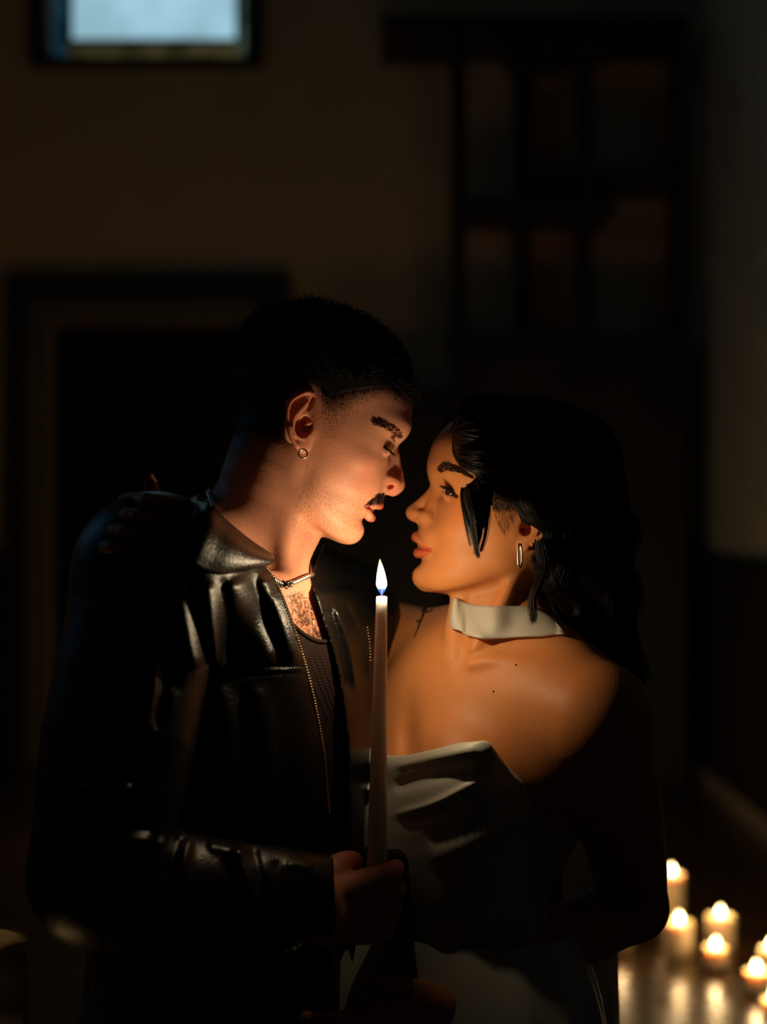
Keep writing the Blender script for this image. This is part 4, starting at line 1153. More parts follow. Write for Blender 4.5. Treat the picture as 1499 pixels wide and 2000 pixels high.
# ------------------------------------------------------------------ hair
RS = np.random.RandomState(11)
def grad(F, P_, e=.08):
    g = np.zeros_like(P_); v = np.zeros(len(P_))
    for t in ((1, -1, -1), (-1, -1, 1), (-1, 1, -1), (1, 1, 1)):
        t = np.array(t, float); d = F((P_ + t * e).astype(f4)).astype(float); g += d[:, None] * t; v += d / 4
    g /= 4 * e; n = np.linalg.norm(g, axis=1)
    return g / (n[:, None] + 1e-6), v / np.maximum(n, .3)

def hit_many(F, px, py, d0, d1):
    px = np.asarray(px, float); py = np.asarray(py, float)
    D = np.stack([(px - CX) / FPX, np.ones(len(px)), (CY - py) / FPX], 1); t = np.full(len(px), d0 * 100.0); o = np.array([0, 0, CAMZ * 100])
    for _ in range(60):
        v = F((o + D * t[:, None]).astype(f4)); t = np.minimum(t + np.clip(v, -.5, 2) * .7, d1 * 100)
    return o + D * t[:, None], np.abs(v) < .1

def grow(F, roots, dirs, length, steps=6, lift=(.02, .25), normal=0.0, curl=0.0, taper=.3, rad=.03, jitter=.25, wave=(0, 0), grav=0.0, flow=None):
    """strands that start at roots, follow a direction along the surface of F and rise from it; all cm"""
    n = len(roots); p = np.array(roots, float); d = np.array(dirs, float) * np.ones((n, 3)); d += RS.randn(n, 3) * jitter * .5
    d /= np.linalg.norm(d, axis=1)[:, None]
    length = np.asarray(length) * np.ones(n); out = []; ph = RS.rand(n) * 6.3; bend = RS.randn(n, 1) * curl
    lf = RS.rand(n) * .8 + .2
    for i in range(steps + 1):
        t = i / steps
        g, v = grad(F, p)
        tgt = (lift[0] + (lift[1] - lift[0]) * t * lf) if normal == 0 else None
        if tgt is not None: p = p + g * (tgt - v)[:, None]
        elif i == 0: p = p - g * v[:, None]
        out.append(p.copy())
        if flow is not None:
            fd = flow(p); d = .55 * d + .45 * fd + RS.randn(n, 3) * jitter * .12
        dt = d - (d * g).sum(1)[:, None] * g * (1 if normal == 0 else (1 - t))
        dt = dt / (np.linalg.norm(dt, axis=1)[:, None] + 1e-6)
        if normal: dt = dt + g * normal * (1 - .5 * t); dt /= np.linalg.norm(dt, axis=1)[:, None]
        if curl:
            s = np.cross(g, dt); dt = dt + s * bend; dt /= np.linalg.norm(dt, axis=1)[:, None]
        if wave[0]:
            s = np.cross(g, dt); dt = dt + s * (wave[0] * np.sin(t * wave[1] + ph))[:, None]; dt /= np.linalg.norm(dt, axis=1)[:, None]
        if grav: dt = dt + np.array([0, 0, -grav]) * t; dt /= np.linalg.norm(dt, axis=1)[:, None]
        d = dt if curl or grav else d
        p = p + dt * (length / steps)[:, None]
    O = np.stack(out, 1)
    rr = rad * (1 - (1 - taper) * np.linspace(0, 1, steps + 1) ** 2)
    return O, rr

def strand_mesh(name, parts, m, parent, sides=3):
    """all strands -> one mesh of thin tubes"""
    VV, FF = [], []; base = 0; ang = np.arange(sides) * 2 * math.pi / sides
    for O, rr in parts:
        n, k = O.shape[:2]
        T = np.gradient(O, axis=1); T /= np.linalg.norm(T, axis=2)[..., None] + 1e-9
        a = np.array([.31, -.9, .3]); N1 = np.cross(T, a); N1 /= np.linalg.norm(N1, axis=2)[..., None] + 1e-9; N2 = np.cross(T, N1)
        ring = O[:, :, None] + np.asarray(rr)[None, :, None, None] * (np.cos(ang)[:, None] * N1[:, :, None] + np.sin(ang)[:, None] * N2[:, :, None])
        VV.append(ring.reshape(-1, 3))
        i, j, s_ = np.meshgrid(np.arange(n), np.arange(k - 1), np.arange(sides), indexing='ij'); s2 = (s_ + 1) % sides
        b = base + i * k * sides
        FF.append(np.stack([b + j * sides + s_, b + j * sides + s2, b + (j + 1) * sides + s2, b + (j + 1) * sides + s_], -1).reshape(-1, 4)); base += n * k * sides
    return mesh_obj(name, np.concatenate(VV) / 100, np.concatenate(FF), m, parent)

def scatter_poly(poly, n):
    p = np.array(poly); lo, hi = p.min(0), p.max(0); f = poly2d(poly); out = np.zeros((0, 2))
    while len(out) < n:
        q = RS.rand(n * 3, 2) * (hi - lo) + lo; q = q[f(q[:, 0].astype(f4), q[:, 1].astype(f4)) < 0]; out = np.concatenate([out, q])
    return out[:n]

# man: cropped hair, longer on top
def mtop(Q):
    X, Y = frame_px(Q); t = np.clip((775 - Y + (X - 640) * .10) / 120, 0, 1); return (t * t * (3 - 2 * t)).astype(f4)
MH = Field(FM)
MH.call(lambda Q, d: d - (.03 + .65 * mtop(Q)))
hair_poly = [(450, 850), (500, 838), (545, 845), (556, 790), (572, 762), (604, 748), (630, 756), (638, 772), (652, 776), (690, 766), (740, 758), (775, 760), (806, 764), (850, 770), (850, 520), (430, 520)]
cut_px(MH, hair_poly, .4, keep=True)
MH.call(lambda Q, d: np.maximum(d, 148 - Q[:, 2]))
V, Fq = surf(MH, HM.O - np.array([13, 9, 6]), HM.O + np.array([14, 9, 16]), .25)
mhair = mesh_obj('hair', V, Fq, M['hair_m'], man); tag(mhair, 'short black textured hair with faded sides')
Vc = V * 100
idx = RS.choice(len(Vc), 11000); R0 = Vc[idx] + RS.randn(11000, 3) * .06
R0 = R0[np.abs(FM(R0.astype(f4))) < 1.1]; tm = mtop(R0.astype(f4)); top = tm > .25
clump = np.floor(R0 / 1.1); hsh = np.sin(clump @ np.array([12.9, 78.2, 37.7])) * 437.5; ang = (hsh - np.floor(hsh)) * 6.28
dirs = np.stack([.55 + .6 * np.cos(ang), .6 * np.sin(ang), .05 + .3 * np.cos(ang * 3)], 1)
P1 = grow(MH, R0[top], dirs[top], .5 + .9 * tm[top] * (.5 + RS.rand(top.sum())), 5, normal=.50, curl=.22, rad=.035, jitter=.3)
P2 = grow(FM, R0[~top], np.array([.1, 0, -1]), .30, 2, normal=.7, rad=.02, jitter=.5)
tf = grow(MH, PC(625, 600, 1.55) + RS.randn(60, 3) * [.8, 1.5, .3], np.array([-.5, 0, 1]), 1.6, 6, normal=.9, curl=.4, rad=.03)
fr = grow(MH, PC(800, 745, 1.52) + RS.randn(160, 3) * [.5, 2.5, .9], np.array([.7, 0, -.6]), 1.5 + RS.rand(160), 6, normal=.55, curl=.3, grav=.25, rad=.03)
strand_mesh('hair_strands', [P1, P2, tf, fr], M['hair_m'], mhair)

def fur(F, poly, n, dpx, length, d0, d1, lift=(.02, .12), rad=.018, **kw):
    q = scatter_poly(poly, n); p, ok = hit_many(F, q[:, 0], q[:, 1], d0, d1); p = p[ok]; q = q[ok]
    d = np.array([dpx(x, y) for x, y in q]) if callable(dpx) else np.array([dpx] * len(q)); D = np.stack([d[:, 0], 0 * d[:, 0], -d[:, 1]], 1)
    return grow(F, p, D, length, 5, lift, rad=rad, **kw)
bw = [fur(FM, [(728, 818), (745, 818), (770, 830), (786, 842), (792, 852), (786, 857), (776, 849), (755, 838), (732, 830)], 330, (-.85, -.50), .45, 1.45, 1.6, (.02, .07), jitter=.25, rad=.013)]
strand_mesh('eyebrow', bw, M['brow'], man)
ms = [fur(FM, [(752, 962), (756, 972), (750, 979), (735, 980), (722, 986), (716, 985), (728, 973), (740, 962)], 300, lambda x, y: (-.75, .7), .5, 1.45, 1.6, (.02, .12), jitter=.5, rad=.013)]
mid, ok_ = hit_many(FM, RS.uniform(738, 752, 130), RS.uniform(962, 978, 130), 1.45, 1.62); mid = mid[ok_]
strand_mesh('moustache', ms + [grow(FM, np.concatenate([mid, mid * [1, -1, 1] + [0, 310, 0]]), np.array([.1, 0, -1]), .5, 4, (.02, .12), rad=.013)], M['brow'], man)
em = HM.eyeM
lp = densify([em.on(739, 862), em.on(748, 869), em.on(757, 876), em.on(764, 882)], [0] * 4, 16)[0]
for side in (1, -1):
    lw = HM.W(lp, side); nL = 110; k = RS.randint(0, len(lw), nL); r = lw[k] + RS.randn(nL, 3) * .02
    dd = np.stack([.55 + RS.randn(nL) * .12, -.25 * side + RS.randn(nL) * .15, -.8 + RS.randn(nL) * .12], 1)
    t = np.linspace(0, 1, 5)[None, :, None]; O = r[:, None] + dd[:, None] * t * .75 + np.array([.25, 0, .1]) * t ** 2 * .5
    strand_mesh('eyelashes', [(O, np.array([.020, .018, .015, .010, .004]))], M['brow'], man)
ch = [fur(FM, [(562, 1160), (590, 1158), (612, 1180), (628, 1225), (634, 1256), (600, 1256), (580, 1225)], 330, lambda x, y: (random.uniform(-.6, 1), random.uniform(.1, 1)), 1.1, 1.40, 1.62, (.03, .25), rad=.014, curl=.45, jitter=.6)]
strand_mesh('chest_hair', ch, M['brow'], man)
# short fade hairs at the temple and beard stubble as fine hairs
fq = np.stack([RS.uniform(628, 800, 30000), RS.uniform(750, 868, 30000)], 1)
ln_ = np.interp(fq[:, 0], [628, 640, 655, 690, 740, 800], [768, 772, 776, 766, 758, 762]); sc_ = np.interp(fq[:, 0], [628, 645, 665, 690, 720, 800], [22, 34, 26, 14, 9, 6])
fq = fq[RS.rand(30000) < np.exp(-np.maximum(fq[:, 1] - ln_, 0) / sc_) * .55]
fp_, ok_ = hit_many(FM, fq[:, 0], fq[:, 1], 1.42, 1.6); fp_ = fp_[ok_]
fd = [grow(FM, fp_, np.array([.2, 0, -.9]), .16, 3, (.01, .04), rad=.0075, jitter=.5),
      fur(FM, [(600, 900), (650, 960), (710, 985), (712, 1020), (704, 1050), (670, 1062), (600, 1045), (575, 1060), (570, 1000), (590, 960)], 1500, (.1, .9), .10, 1.42, 1.6, (.01, .05), rad=.0055, jitter=.6)]
strand_mesh('stubble', fd, M['brow'], man)
print('man hair', time.time() - T0)

# woman: pinned hair with a swept fringe, a face lock, loose curls down the back
WH = Field()
WH.add(s_ell(PC(1012, 902, 1.60), [9.2, 8.2, 6.5]), 1)
WH.add(s_ell(PC(940, 866, 1.515), [2.9, 3.2, 3.2]), 2.5)
WH.add(s_ell(PC(930, 850, 1.60), [2.6, 6.6, 3.2]), 2.5)
WH.add(s_ell(PC(985, 925, 1.525), [3.4, 1.9, 3.0]), 2.0)
WH.add(s_ell(PC(1060, 990, 1.56), [3.3, 5.0, 4.2]), 2.5)
WH.add(s_chain([PC(1085, 930, 1.61), PC(1130, 1040, 1.63), PC(1160, 1160, 1.66), PC(1195, 1270, 1.68), PC(1225, 1370, 1.68)], [7.0, 5.4, 4.2, 3.0, 1.0], 0, 3), 2)
WH.add(s_chain([PC(1068, 1040, 1.545), PC(1068, 1100, 1.545), PC(1075, 1150, 1.545)], [1.5, 1.1, .3], 0, 3), 1)
WH.add(s_chain([PC(1085, 1050, 1.55), PC(1090, 1130, 1.55), PC(1120, 1200, 1.56)], [2.4, 1.6, .4], 0, 3), 1.4)
lockF = s_chain([PC(945, 905, 1.497), PC(922, 958, 1.492), PC(928, 1005, 1.487), PC(934, 1035, 1.488), PC(934, 1058, 1.490)], [1.5, 1.30, .85, .35, .06], 0, 3)
WH.add(lockF, 1.0)
WH.add(s_chain([PC(938, 935, 1.492), PC(947, 985, 1.497), PC(942, 1030, 1.494)], [1.2, .7, .12], 0, 3), .6)
WH.add(s_ell(PC(1046, 984, 1.537), [2.9, 2.2, 1.7]), 1.2)
cut_px(WH, [(884, 700), (894, 795), (885, 825), (881, 850), (886, 885), (896, 903), (912, 916), (930, 925), (935, 935), (915, 950), (904, 962), (906, 985), (917, 1015), (925, 1060), (930, 1090), (700, 1090), (700, 700)], .25)
cut_px(WH, [(946, 1092), (952, 1060), (957, 1010), (956, 978), (968, 972), (1000, 983), (1012, 998), (1020, 1018), (1044, 1026), (1062, 1040), (1062, 1066), (1040, 1085), (1010, 1100)], .3)
WH.call(lambda Q, d: np.maximum(d, np.where((Q[:, 2] < 151) & (Q[:, 0] < 10.2), 147.0 - Q[:, 1], -9)) if False else d)
# keep the mass off the far side of the face
cut_px(WH, [(700, 600), (884, 600), (884, 1100), (700, 1100)], .2)
V, Fq = surf(WH, [4, 138, 128], [28, 182, 166], .25)
whair = mesh_obj('hair', V, Fq, M['hair_w'], woman); tag(whair, 'dark brown hair, pinned up with loose curls')
Vc = V * 100
def wflow(p):
    X, Y = CX + p[:, 0] / p[:, 1] * FPX, CY - (p[:, 2] - 150) / p[:, 1] * FPX
    f = np.zeros_like(p)
    a = Y < 930; b = (~a) & (X < 970); c = ~(a | b)
    f[a] = [.92, 0, -.22]; f[b] = [.12, 0, -1]
    w = np.sin(p[:, 2] * .9 + p[:, 0] * .4) * .7
    f[c] = np.stack([.35 + w, .1 * w, -.9 + 0 * w], 1)[c]
    f /= np.linalg.norm(f, axis=1)[:, None]; return f
idx = RS.choice(len(Vc), 15000); R0 = Vc[idx]
R0 = R0[R0[:, 1] < 166]
G1 = grow(WH, R0, wflow(R0), 2.0 + 2.5 * RS.rand(len(R0)), 8, (.0, .16), rad=.032, jitter=.22, flow=wflow)
def curl_lock(pts, n, spread, amp, turns, rad=.025):
    q, _ = densify([PC(*p) for p in pts], [0] * len(pts), 8); m = len(q); t = np.linspace(0, 1, m)
    off = RS.randn(n, 3) * spread; ph = RS.rand(n) * .9
    O = q[None] + off[:, None] * (1 - .3 * t)[None, :, None] + amp * np.stack([np.sin(turns * 6.28 * t[None] + ph[:, None]), np.cos(turns * 6.28 * t[None] + ph[:, None]), np.zeros((n, m))], -1) * (.3 + t)[None, :, None]
    return O, rad * (1 - .7 * np.linspace(0, 1, m) ** 2)
G2 = [curl_lock(p_, n_, .13, .04, .5, .016) for p_, n_ in (([(906, 955, 1.487), (908, 985, 1.484), (917, 1025, 1.482), (929, 1066, 1.486), (935, 1088, 1.489)], 120), ([(915, 950, 1.484), (918, 990, 1.480), (926, 1035, 1.482), (932, 1080, 1.487)], 130),
      ([(930, 950, 1.484), (932, 1000, 1.482), (936, 1040, 1.485), (930, 1082, 1.488)], 130), ([(950, 965, 1.492), (952, 1005, 1.490), (948, 1045, 1.490), (940, 1076, 1.489)], 110), ([(903, 965, 1.488), (906, 995, 1.486), (912, 1030, 1.486), (920, 1066, 1.488)], 40))]
G3 = [curl_lock([(1050, 1060, 1.52), (1060, 1120, 1.515), (1045, 1170, 1.51), (1036, 1214, 1.505)], 130, .22, .25, 1.2),
      curl_lock([(1060, 1080, 1.53), (1085, 1130, 1.51), (1110, 1170, 1.51), (1128, 1200, 1.52)], 80, .25, .4, 1.5),
      curl_lock([(1040, 1090, 1.53), (1058, 1110, 1.515), (1078, 1130, 1.51)], 60, .2, .3, 1.0),
      curl_lock([(1180, 980, 1.62), (1235, 1040, 1.62), (1215, 1110, 1.62), (1240, 1180, 1.63), (1222, 1260, 1.64), (1255, 1330, 1.65), (1245, 1410, 1.65)], 120, .5, .7, 3.0),
      curl_lock([(1150, 1000, 1.60), (1200, 1080, 1.60), (1190, 1160, 1.61), (1220, 1240, 1.62), (1235, 1330, 1.63)], 120, .6, .7, 2.6),
      curl_lock([(1100, 1010, 1.55), (1120, 1080, 1.55), (1110, 1140, 1.56), (1140, 1200, 1.57), (1150, 1270, 1.58)], 120, .5, .5, 2.2),
      curl_lock([(1085, 960, 1.535), (1110, 1020, 1.53), (1105, 1080, 1.535), (1130, 1130, 1.55)], 120, .45, .4, 1.6),
      curl_lock([(892, 800, 1.57), (905, 786, 1.57), (960, 778, 1.57), (1050, 784, 1.58)], 60, .22, .15, 1.0),
      curl_lock([(1030, 965, 1.52), (1055, 990, 1.515), (1068, 1020, 1.515), (1070, 1050, 1.52)], 90, .25, .2, 1.2)]
# strands of the fringe swept back over the temple
G4 = [curl_lock([(900, 905 - i * 5, 1.492), (930, 917 - i * 6, 1.478), (965, 918 - i * 7, 1.478), (1005, 900 - i * 6, 1.487)], 45, .16, .1, .6, .022) for i in range(6)]
fz = [fur(FW, [(957, 975), (1000, 975), (1010, 1000), (985, 1040), (975, 1030)], 260, (.25, .95), .6, 1.45, 1.62, (.01, .06), rad=.006, jitter=.5),
      fur(FW, [(957, 965), (1010, 970), (1012, 990), (975, 995), (962, 990)], 350, (.3, .9), .6, 1.45, 1.62, (.01, .08), rad=.009, jitter=.4)]
strand_mesh('hair_strands', [G1] + G2 + G3 + G4 + fz, M['hair_w'], whair)
bw = [fur(FW, [(852, 918), (862, 905), (880, 905), (900, 912), (922, 928), (918, 932), (898, 922), (878, 918), (860, 924)], 560, lambda x, y: (.9, -.35 if x < 875 else .15 if x < 900 else .5), .5, 1.45, 1.65, (.02, .07), jitter=.22, rad=.013)]
strand_mesh('eyebrow', bw, M['brow'], woman)
# lashes and painted lid line
e = HW.eye
up_ = densify([e.on(909, 972, .14), e.on(898, 966, .16), e.on(885, 958, .18), e.on(872, 953, .14)], [0] * 4, 14)[0]
lo2 = densify([e.on(905, 974, .12), e.on(893, 975, .14), e.on(880, 970, .14), e.on(872, 963, .1)], [0] * 4, 12)[0]
for side in (1, -1):
    ls = []; lw = HW.W(up_, side); nL = 240; k = RS.randint(0, len(lw), nL); r = lw[k] + RS.randn(nL, 3) * .02; u = (k / len(lw))[:, None]
    dd = np.concatenate([-.75 + .45 * (1 - u) + RS.randn(nL, 1) * .08, np.full((nL, 1), -.35 * side) + RS.randn(nL, 1) * .1, .05 + RS.randn(nL, 1) * .08], 1)
    t = np.linspace(0, 1, 6)[None, :, None]; O = r[:, None] + dd[:, None] * t * (.55 + .35 * u[:, None]) + np.array([0, 0, 1.0]) * (t ** 2 * .50 - t * .28)
    ls.append((O, np.array([.026, .024, .020, .016, .010, .004])))
    lw = HW.W(lo2, side); nL = 60; k = RS.randint(0, len(lw), nL); r = lw[k]
    dd = np.stack([-.35 + RS.randn(nL) * .1, np.full(nL, -.3 * side), -.5 + RS.randn(nL) * .1], 1)
    t = np.linspace(0, 1, 6)[None, :, None]; ls.append((r[:, None] + dd[:, None] * t * .38, np.array([.014, .013, .011, .009, .006, .003])))
    strand_mesh('eyelashes', ls, M['brow'], woman)
for side in (1, -1):
    V, Fq = tubes([(HW.W(up_, side) / 100, np.linspace(.0013, .0009, len(up_)))], 6, False)
    mesh_obj('eyeliner', V, Fq, M['brow'], woman)
print('woman hair', time.time() - T0)
# nails of the hand on his shoulder
for tip, prev, r in SH:
    u = nrm(tip - prev); out = nrm(np.array([0, 0, 150], f4) - tip); out = nrm(out - u * (out @ u)); sd = np.cross(u, out)
    c = tip + u * r * .75 + out * r * .55; n1, n2 = 8, 14; V, Fq = [], []
    for a_ in range(n1 + 1):
        for b_ in range(n2):
            ph, th = math.pi * a_ / n1, 2 * math.pi * b_ / n2
            V.append(c + u * r * 1.15 * math.cos(ph) + sd * r * .72 * math.sin(ph) * math.cos(th) + out * r * .28 * math.sin(ph) * math.sin(th))
    for a_ in range(n1):
        for b_ in range(n2): Fq.append([a_ * n2 + b_, (a_ + 1) * n2 + b_, (a_ + 1) * n2 + (b_ + 1) % n2, a_ * n2 + (b_ + 1) % n2])
    mesh_obj('fingernail', np.array(V) / 100, np.array(Fq), M['nail'], woman)
# ------------------------------------------------------------------ candles
LCOL = (1.0, .77, .46); LCOL2 = (1.0, .64, .28)
def lathe(prof, c, n=28, top_wob=0, seed=0):
    r = np.random.RandomState(seed); a = np.arange(n) * 2 * math.pi / n; w = 1 + top_wob * (np.sin(a * 2 + r.rand() * 6) + .5 * np.sin(a * 5 + r.rand() * 6))
    V = []
    for i, (rad, z) in enumerate(prof): V += [[c[0] + rad * math.cos(t), c[1] + rad * math.sin(t), c[2] + z * (1 if i < 2 else w[k])] for k, t in enumerate(a)]
    F = [[i * n + k, i * n + (k + 1) % n, (i + 1) * n + (k + 1) % n, (i + 1) * n + k] for i in range(len(prof) - 1) for k in range(n)]
    return np.array(V), np.array(F)
def flame_mesh(c, h, w, lean=0.0, n=20, m=26):
    V = []
    for i in range(m + 1):
        t = i / m; r = w / 2 * (math.sin(math.pi * min(t / .62, 1) / 2) ** .8 if t < .31 else 1) * (1 - max(0, (t - .22) / .78) ** 1.7) ** .9 if t < 1 else 0
        r = w / 2 * (t / .28) ** .65 if t < .28 else w / 2 * (1 - ((t - .28) / .72) ** 1.6)
        for k in range(n):
            a = 2 * math.pi * k / n; V.append([c[0] + r * math.cos(a) + lean * t * t, c[1] + r * math.sin(a), c[2] + h * t])
    F = [[i * n + k, i * n + (k + 1) % n, (i + 1) * n + (k + 1) % n, (i + 1) * n + k] for i in range(m) for k in range(n)]
    return np.array(V), np.array(F)
def lamp(loc, power, col=LCOL, size=.006, parent=None):
    l = bpy.data.lights.new('flame_light', 'POINT'); l.energy = power; l.color = col; l.shadow_soft_size = size
    o = bpy.data.objects.new('flame_light', l); COL.objects.link(o)
    if parent is not None: o.parent = parent; o.location = Vector(loc) - parent_world(parent)
    else: o.location = loc
    return o
M['flame'] = flame_mat('taper_flame', 7.0); M['flame_far'] = flame_mat('pillar_flame', 22.0, (1, .70, .30))
KEY_W = .62
# tall taper held by the man
tb, tt_ = P(737, 1672, 1.462), P(746, 1166, 1.458)
ax = (tt_ - tb).normalized(); L_ = (tt_ - tb).length
taper = empty('taper_candle', tb - ax * .075); tag(taper, 'tall ivory taper candle with one flame, held upright in the man\'s fist', 'candle')
ts = np.linspace(-.075, L_, 30); rad = np.interp(ts, [-.075, 0, L_], [.0096, .0092, .0050])
pts = np.array([tb + ax * t for t in ts])
pts = np.concatenate([pts, [pts[-1] + np.array(ax) * .0006, pts[-1] - np.array(ax) * .0012, pts[-1] - np.array(ax) * .0016]]); rad = np.concatenate([rad, [.0043, .0030, .0002]])
V, Fq = tubes([(pts, rad)], 28, False); mesh_obj('wax_body', V, Fq, M['wax'], taper)
V, Fq = tubes([(np.array([tt_ - ax * .002, tt_ + ax * .004, tt_ + ax * .008 + Vector((.0008, 0, 0))]), [.0007, .0006, .0004])], 6); mesh_obj('wick', V, Fq, M['wick'], taper)
V, Fq = flame_mesh(tt_ + ax * .0015, .0335, .0098, -.0018); fl = mesh_obj('flame', V, Fq, M['flame'], taper)
lamp(tt_ + ax * .0135, KEY_W, parent=taper, size=.0045)

def pillar(px, base_y, w_px, top_y, label, seed, dish=False, group='pillar candles burning on the floor', power=None):
    d = CAMZ / ((base_y - CY) / FPX); c = P(px, base_y, d); c.z = 0; r = w_px / 2 / FPX * d; h = (base_y - top_y) / FPX * d
    t = empty('pillar_candle', c); tag(t, label, 'candle', group)
    z0 = .0
    if dish:
        V, Fq = lathe([(0.001, 0), (r * 1.25, 0), (r * 1.4, .012), (r * 1.34, .013), (r * 1.15, .004), (.001, .004)], c); mesh_obj('dish', V, Fq, mat('dark_dish', (.02, .018, .015), .3), t); z0 = .004
    rd = np.random.RandomState(seed)
    pr = [(.001, z0), (r * .97, z0), (r, z0 + .004), (r, h * .5), (r * 1.01, h - .006), (r * .97, h), (r * .86, h - .001), (r * .72, h - .008), (r * .4, h - .013), (.001, h - .014)]
    V, Fq = lathe(pr, c, 36, .0 if seed % 2 else .02, seed); mesh_obj('wax_body', V, Fq, M['wax_far'], t)
    V, Fq = tubes([(np.array([[c.x, c.y, h - .015], [c.x, c.y, h - .006], [c.x + .001, c.y, h + .002]]), .0009)], 6); mesh_obj('wick', V, Fq, M['wick'], t)
    V, Fq = flame_mesh((c.x, c.y, h - .006), .040, .017, rd.uniform(-.004, .004)); mesh_obj('flame', V, Fq, M['flame_far'], t)
    lamp((c.x, c.y, h + .014), power or KEY_W, LCOL2, parent=t, size=.008)
    return t
M['wax_far'] = mat('cream_wax', (.70, .54, .34), .5, sss=1.0, sssr=(1, .65, .35), sscale=.03)
pillar(1313, 1803, 46, 1706, 'tall cream pillar candle half hidden by the woman\'s elbow, hindmost of the group', 1)
pillar(1328, 1866, 50, 1800, 'cream pillar candle in front of the tall one beside the woman\'s elbow', 2)
pillar(1408, 1850, 54, 1788, 'wide cream pillar candle behind the small candle on a dark dish', 3)
pillar(1398, 1890, 44, 1850, 'small cream candle standing on a dark dish before the wide pillar candle', 4, True)
pillar(1479, 1938, 46, 1896, 'short cream candle on a dark dish near the bottom right corner of the photo', 5, True)
pillar(1506, 1890, 44, 1852, 'cream candle cut by the right edge of the photo, behind the short one', 6)
pillar(1513, 1995, 46, 1952, 'cream candle cut by the right edge of the photo, lowest of the group', 7)
pillar(1214, 1848, 46, 1790, 'cream pillar candle behind the woman\'s forearm, only its reflection showing', 8)
pillar(1100, 1842, 46, 1775, 'cream pillar candle hidden behind the woman\'s waist', 9)  # unseen, added for its light on the floor and wall
pillar(960, 1850, 46, 1790, 'cream pillar candle hidden behind the woman\'s skirt', 10)  # another unseen candle added for the wall light

for k_, (x_, y_) in enumerate(((250, 1640), (340, 1665), (430, 1640), (520, 1662), (640, 1640), (760, 1668), (880, 1645), (1000, 1660))):  # unseen candles added to brighten the back wall
    pillar(x_, y_, 40, y_ - 45, 'unseen cream pillar candle added behind the couple to light the back wall', 20 + k_, group='unseen row of pillar candles added behind the couple')

for (x_, y_, h_, lb) in ((-.72, 1.42, .16, 'unseen cream pillar candle added to light the beige cloth, nearest the man'), (-.98, 1.60, .11, 'shorter unseen cream pillar candle added to light the beige cloth')):  # unseen candles added to light the cloth at the left edge
    px_ = CX + x_ / y_ * FPX; by_ = CY + CAMZ / y_ * FPX; pillar(px_, by_, .08 / y_ * FPX, by_ - h_ / y_ * FPX, lb, int(h_ * 100), group='unseen pillar candles added by the beige cloth', power=1.1)

# ------------------------------------------------------------------ the hall
def box(name, lo, hi, m, parent=None, bev=0.0):
    x0, y0, z0 = lo; x1, y1, z1 = hi
    V = [(x0, y0, z0), (x1, y0, z0), (x1, y1, z0), (x0, y1, z0), (x0, y0, z1), (x1, y0, z1), (x1, y1, z1), (x0, y1, z1)]
    F = [(0, 3, 2, 1), (4, 5, 6, 7), (0, 1, 5, 4), (1, 2, 6, 5), (2, 3, 7, 6), (3, 0, 4, 7)]
    c = Vector(((x0 + x1) / 2, (y0 + y1) / 2, z0))
    o = mesh_obj(name, V, F, m, parent, smooth=False, at=c if parent is None else None)
    if bev: b = o.modifiers.new('b', 'BEVEL'); b.width = bev; b.segments = 2
    return o
def boxes(name, lst, m, parent=None):
    V, F = [], []
    for (x0, y0, z0), (x1, y1, z1) in lst:
        b = len(V); V += [(x0, y0, z0), (x1, y0, z0), (x1, y1, z0), (x0, y1, z0), (x0, y0, z1), (x1, y0, z1), (x1, y1, z1), (x0, y1, z1)]
        F += [tuple(b + k for k in f) for f in [(0, 3, 2, 1), (4, 5, 6, 7), (0, 1, 5, 4), (1, 2, 6, 5), (2, 3, 7, 6), (3, 0, 4, 7)]]
    return mesh_obj(name, V, F, m, parent, smooth=False)
def S(o): o['kind'] = 'structure'; return o
M['plaster'] = mat('ochre_plaster', (.74, .52, .29), .9, noise=(1.2, .12), bump=(30, .002, 'noise'))
M['plaster_r'] = mat('pale_plaster', (.50, .45, .32), .9, noise=(1.2, .12), bump=(30, .002, 'noise'))
M['wood'] = mat('dark_wood', (.022, .014, .009), .5, noise=(6, .3))
M['wood_mid'] = mat('brown_wood', (.10, .065, .04), .55, noise=(6, .3))
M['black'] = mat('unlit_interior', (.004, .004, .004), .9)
def floor_mat():
    m, N, L, b = new_mat('polished_boards')
    tc = N.new('ShaderNodeTexCoord'); mp = N.new('ShaderNodeMapping'); L.new(tc.outputs['Object'], mp.inputs[0]); mp.inputs['Scale'].default_value = (1, 1, 1)
    br = N.new('ShaderNodeTexBrick'); br.inputs['Scale'].default_value = 1.0; br.inputs['Brick Width'].default_value = 1.6; br.inputs['Row Height'].default_value = .11
    br.inputs['Color1'].default_value = (.20, .10, .03, 1); br.inputs['Color2'].default_value = (.14, .07, .022, 1); br.inputs['Mortar'].default_value = (.02, .012, .006, 1); br.inputs['Mortar Size'].default_value = .003
    L.new(mp.outputs[0], br.inputs['Vector']); L.new(br.outputs['Color'], b.inputs['Base Color'])
    n = N.new('ShaderNodeTexNoise'); n.inputs['Scale'].default_value = 9; L.new(tc.outputs['Object'], n.inputs['Vector'])
    r = N.new('ShaderNodeMapRange'); r.inputs[3].default_value = .22; r.inputs[4].default_value = .34; L.new(n.outputs['Fac'], r.inputs[0]); L.new(r.outputs[0], b.inputs['Roughness'])
    b.inputs['Specular IOR Level'].default_value = .6; return m
WB = 9.6; XR = 1.80; XL = -3.6
S(box('floor', (XL, -2.0, -.1), (XR, WB, 0), floor_mat()))
def bx(px): return (px - CX) / FPX * WB
def bz(py): return CAMZ + (CY - py) / FPX * WB
HC = 6.0
dx0, dx1, dz = bx(98), bx(478), bz(632); wx0, wx1, wz0, wz1 = bx(92), bx(490), bz(118), 5.6
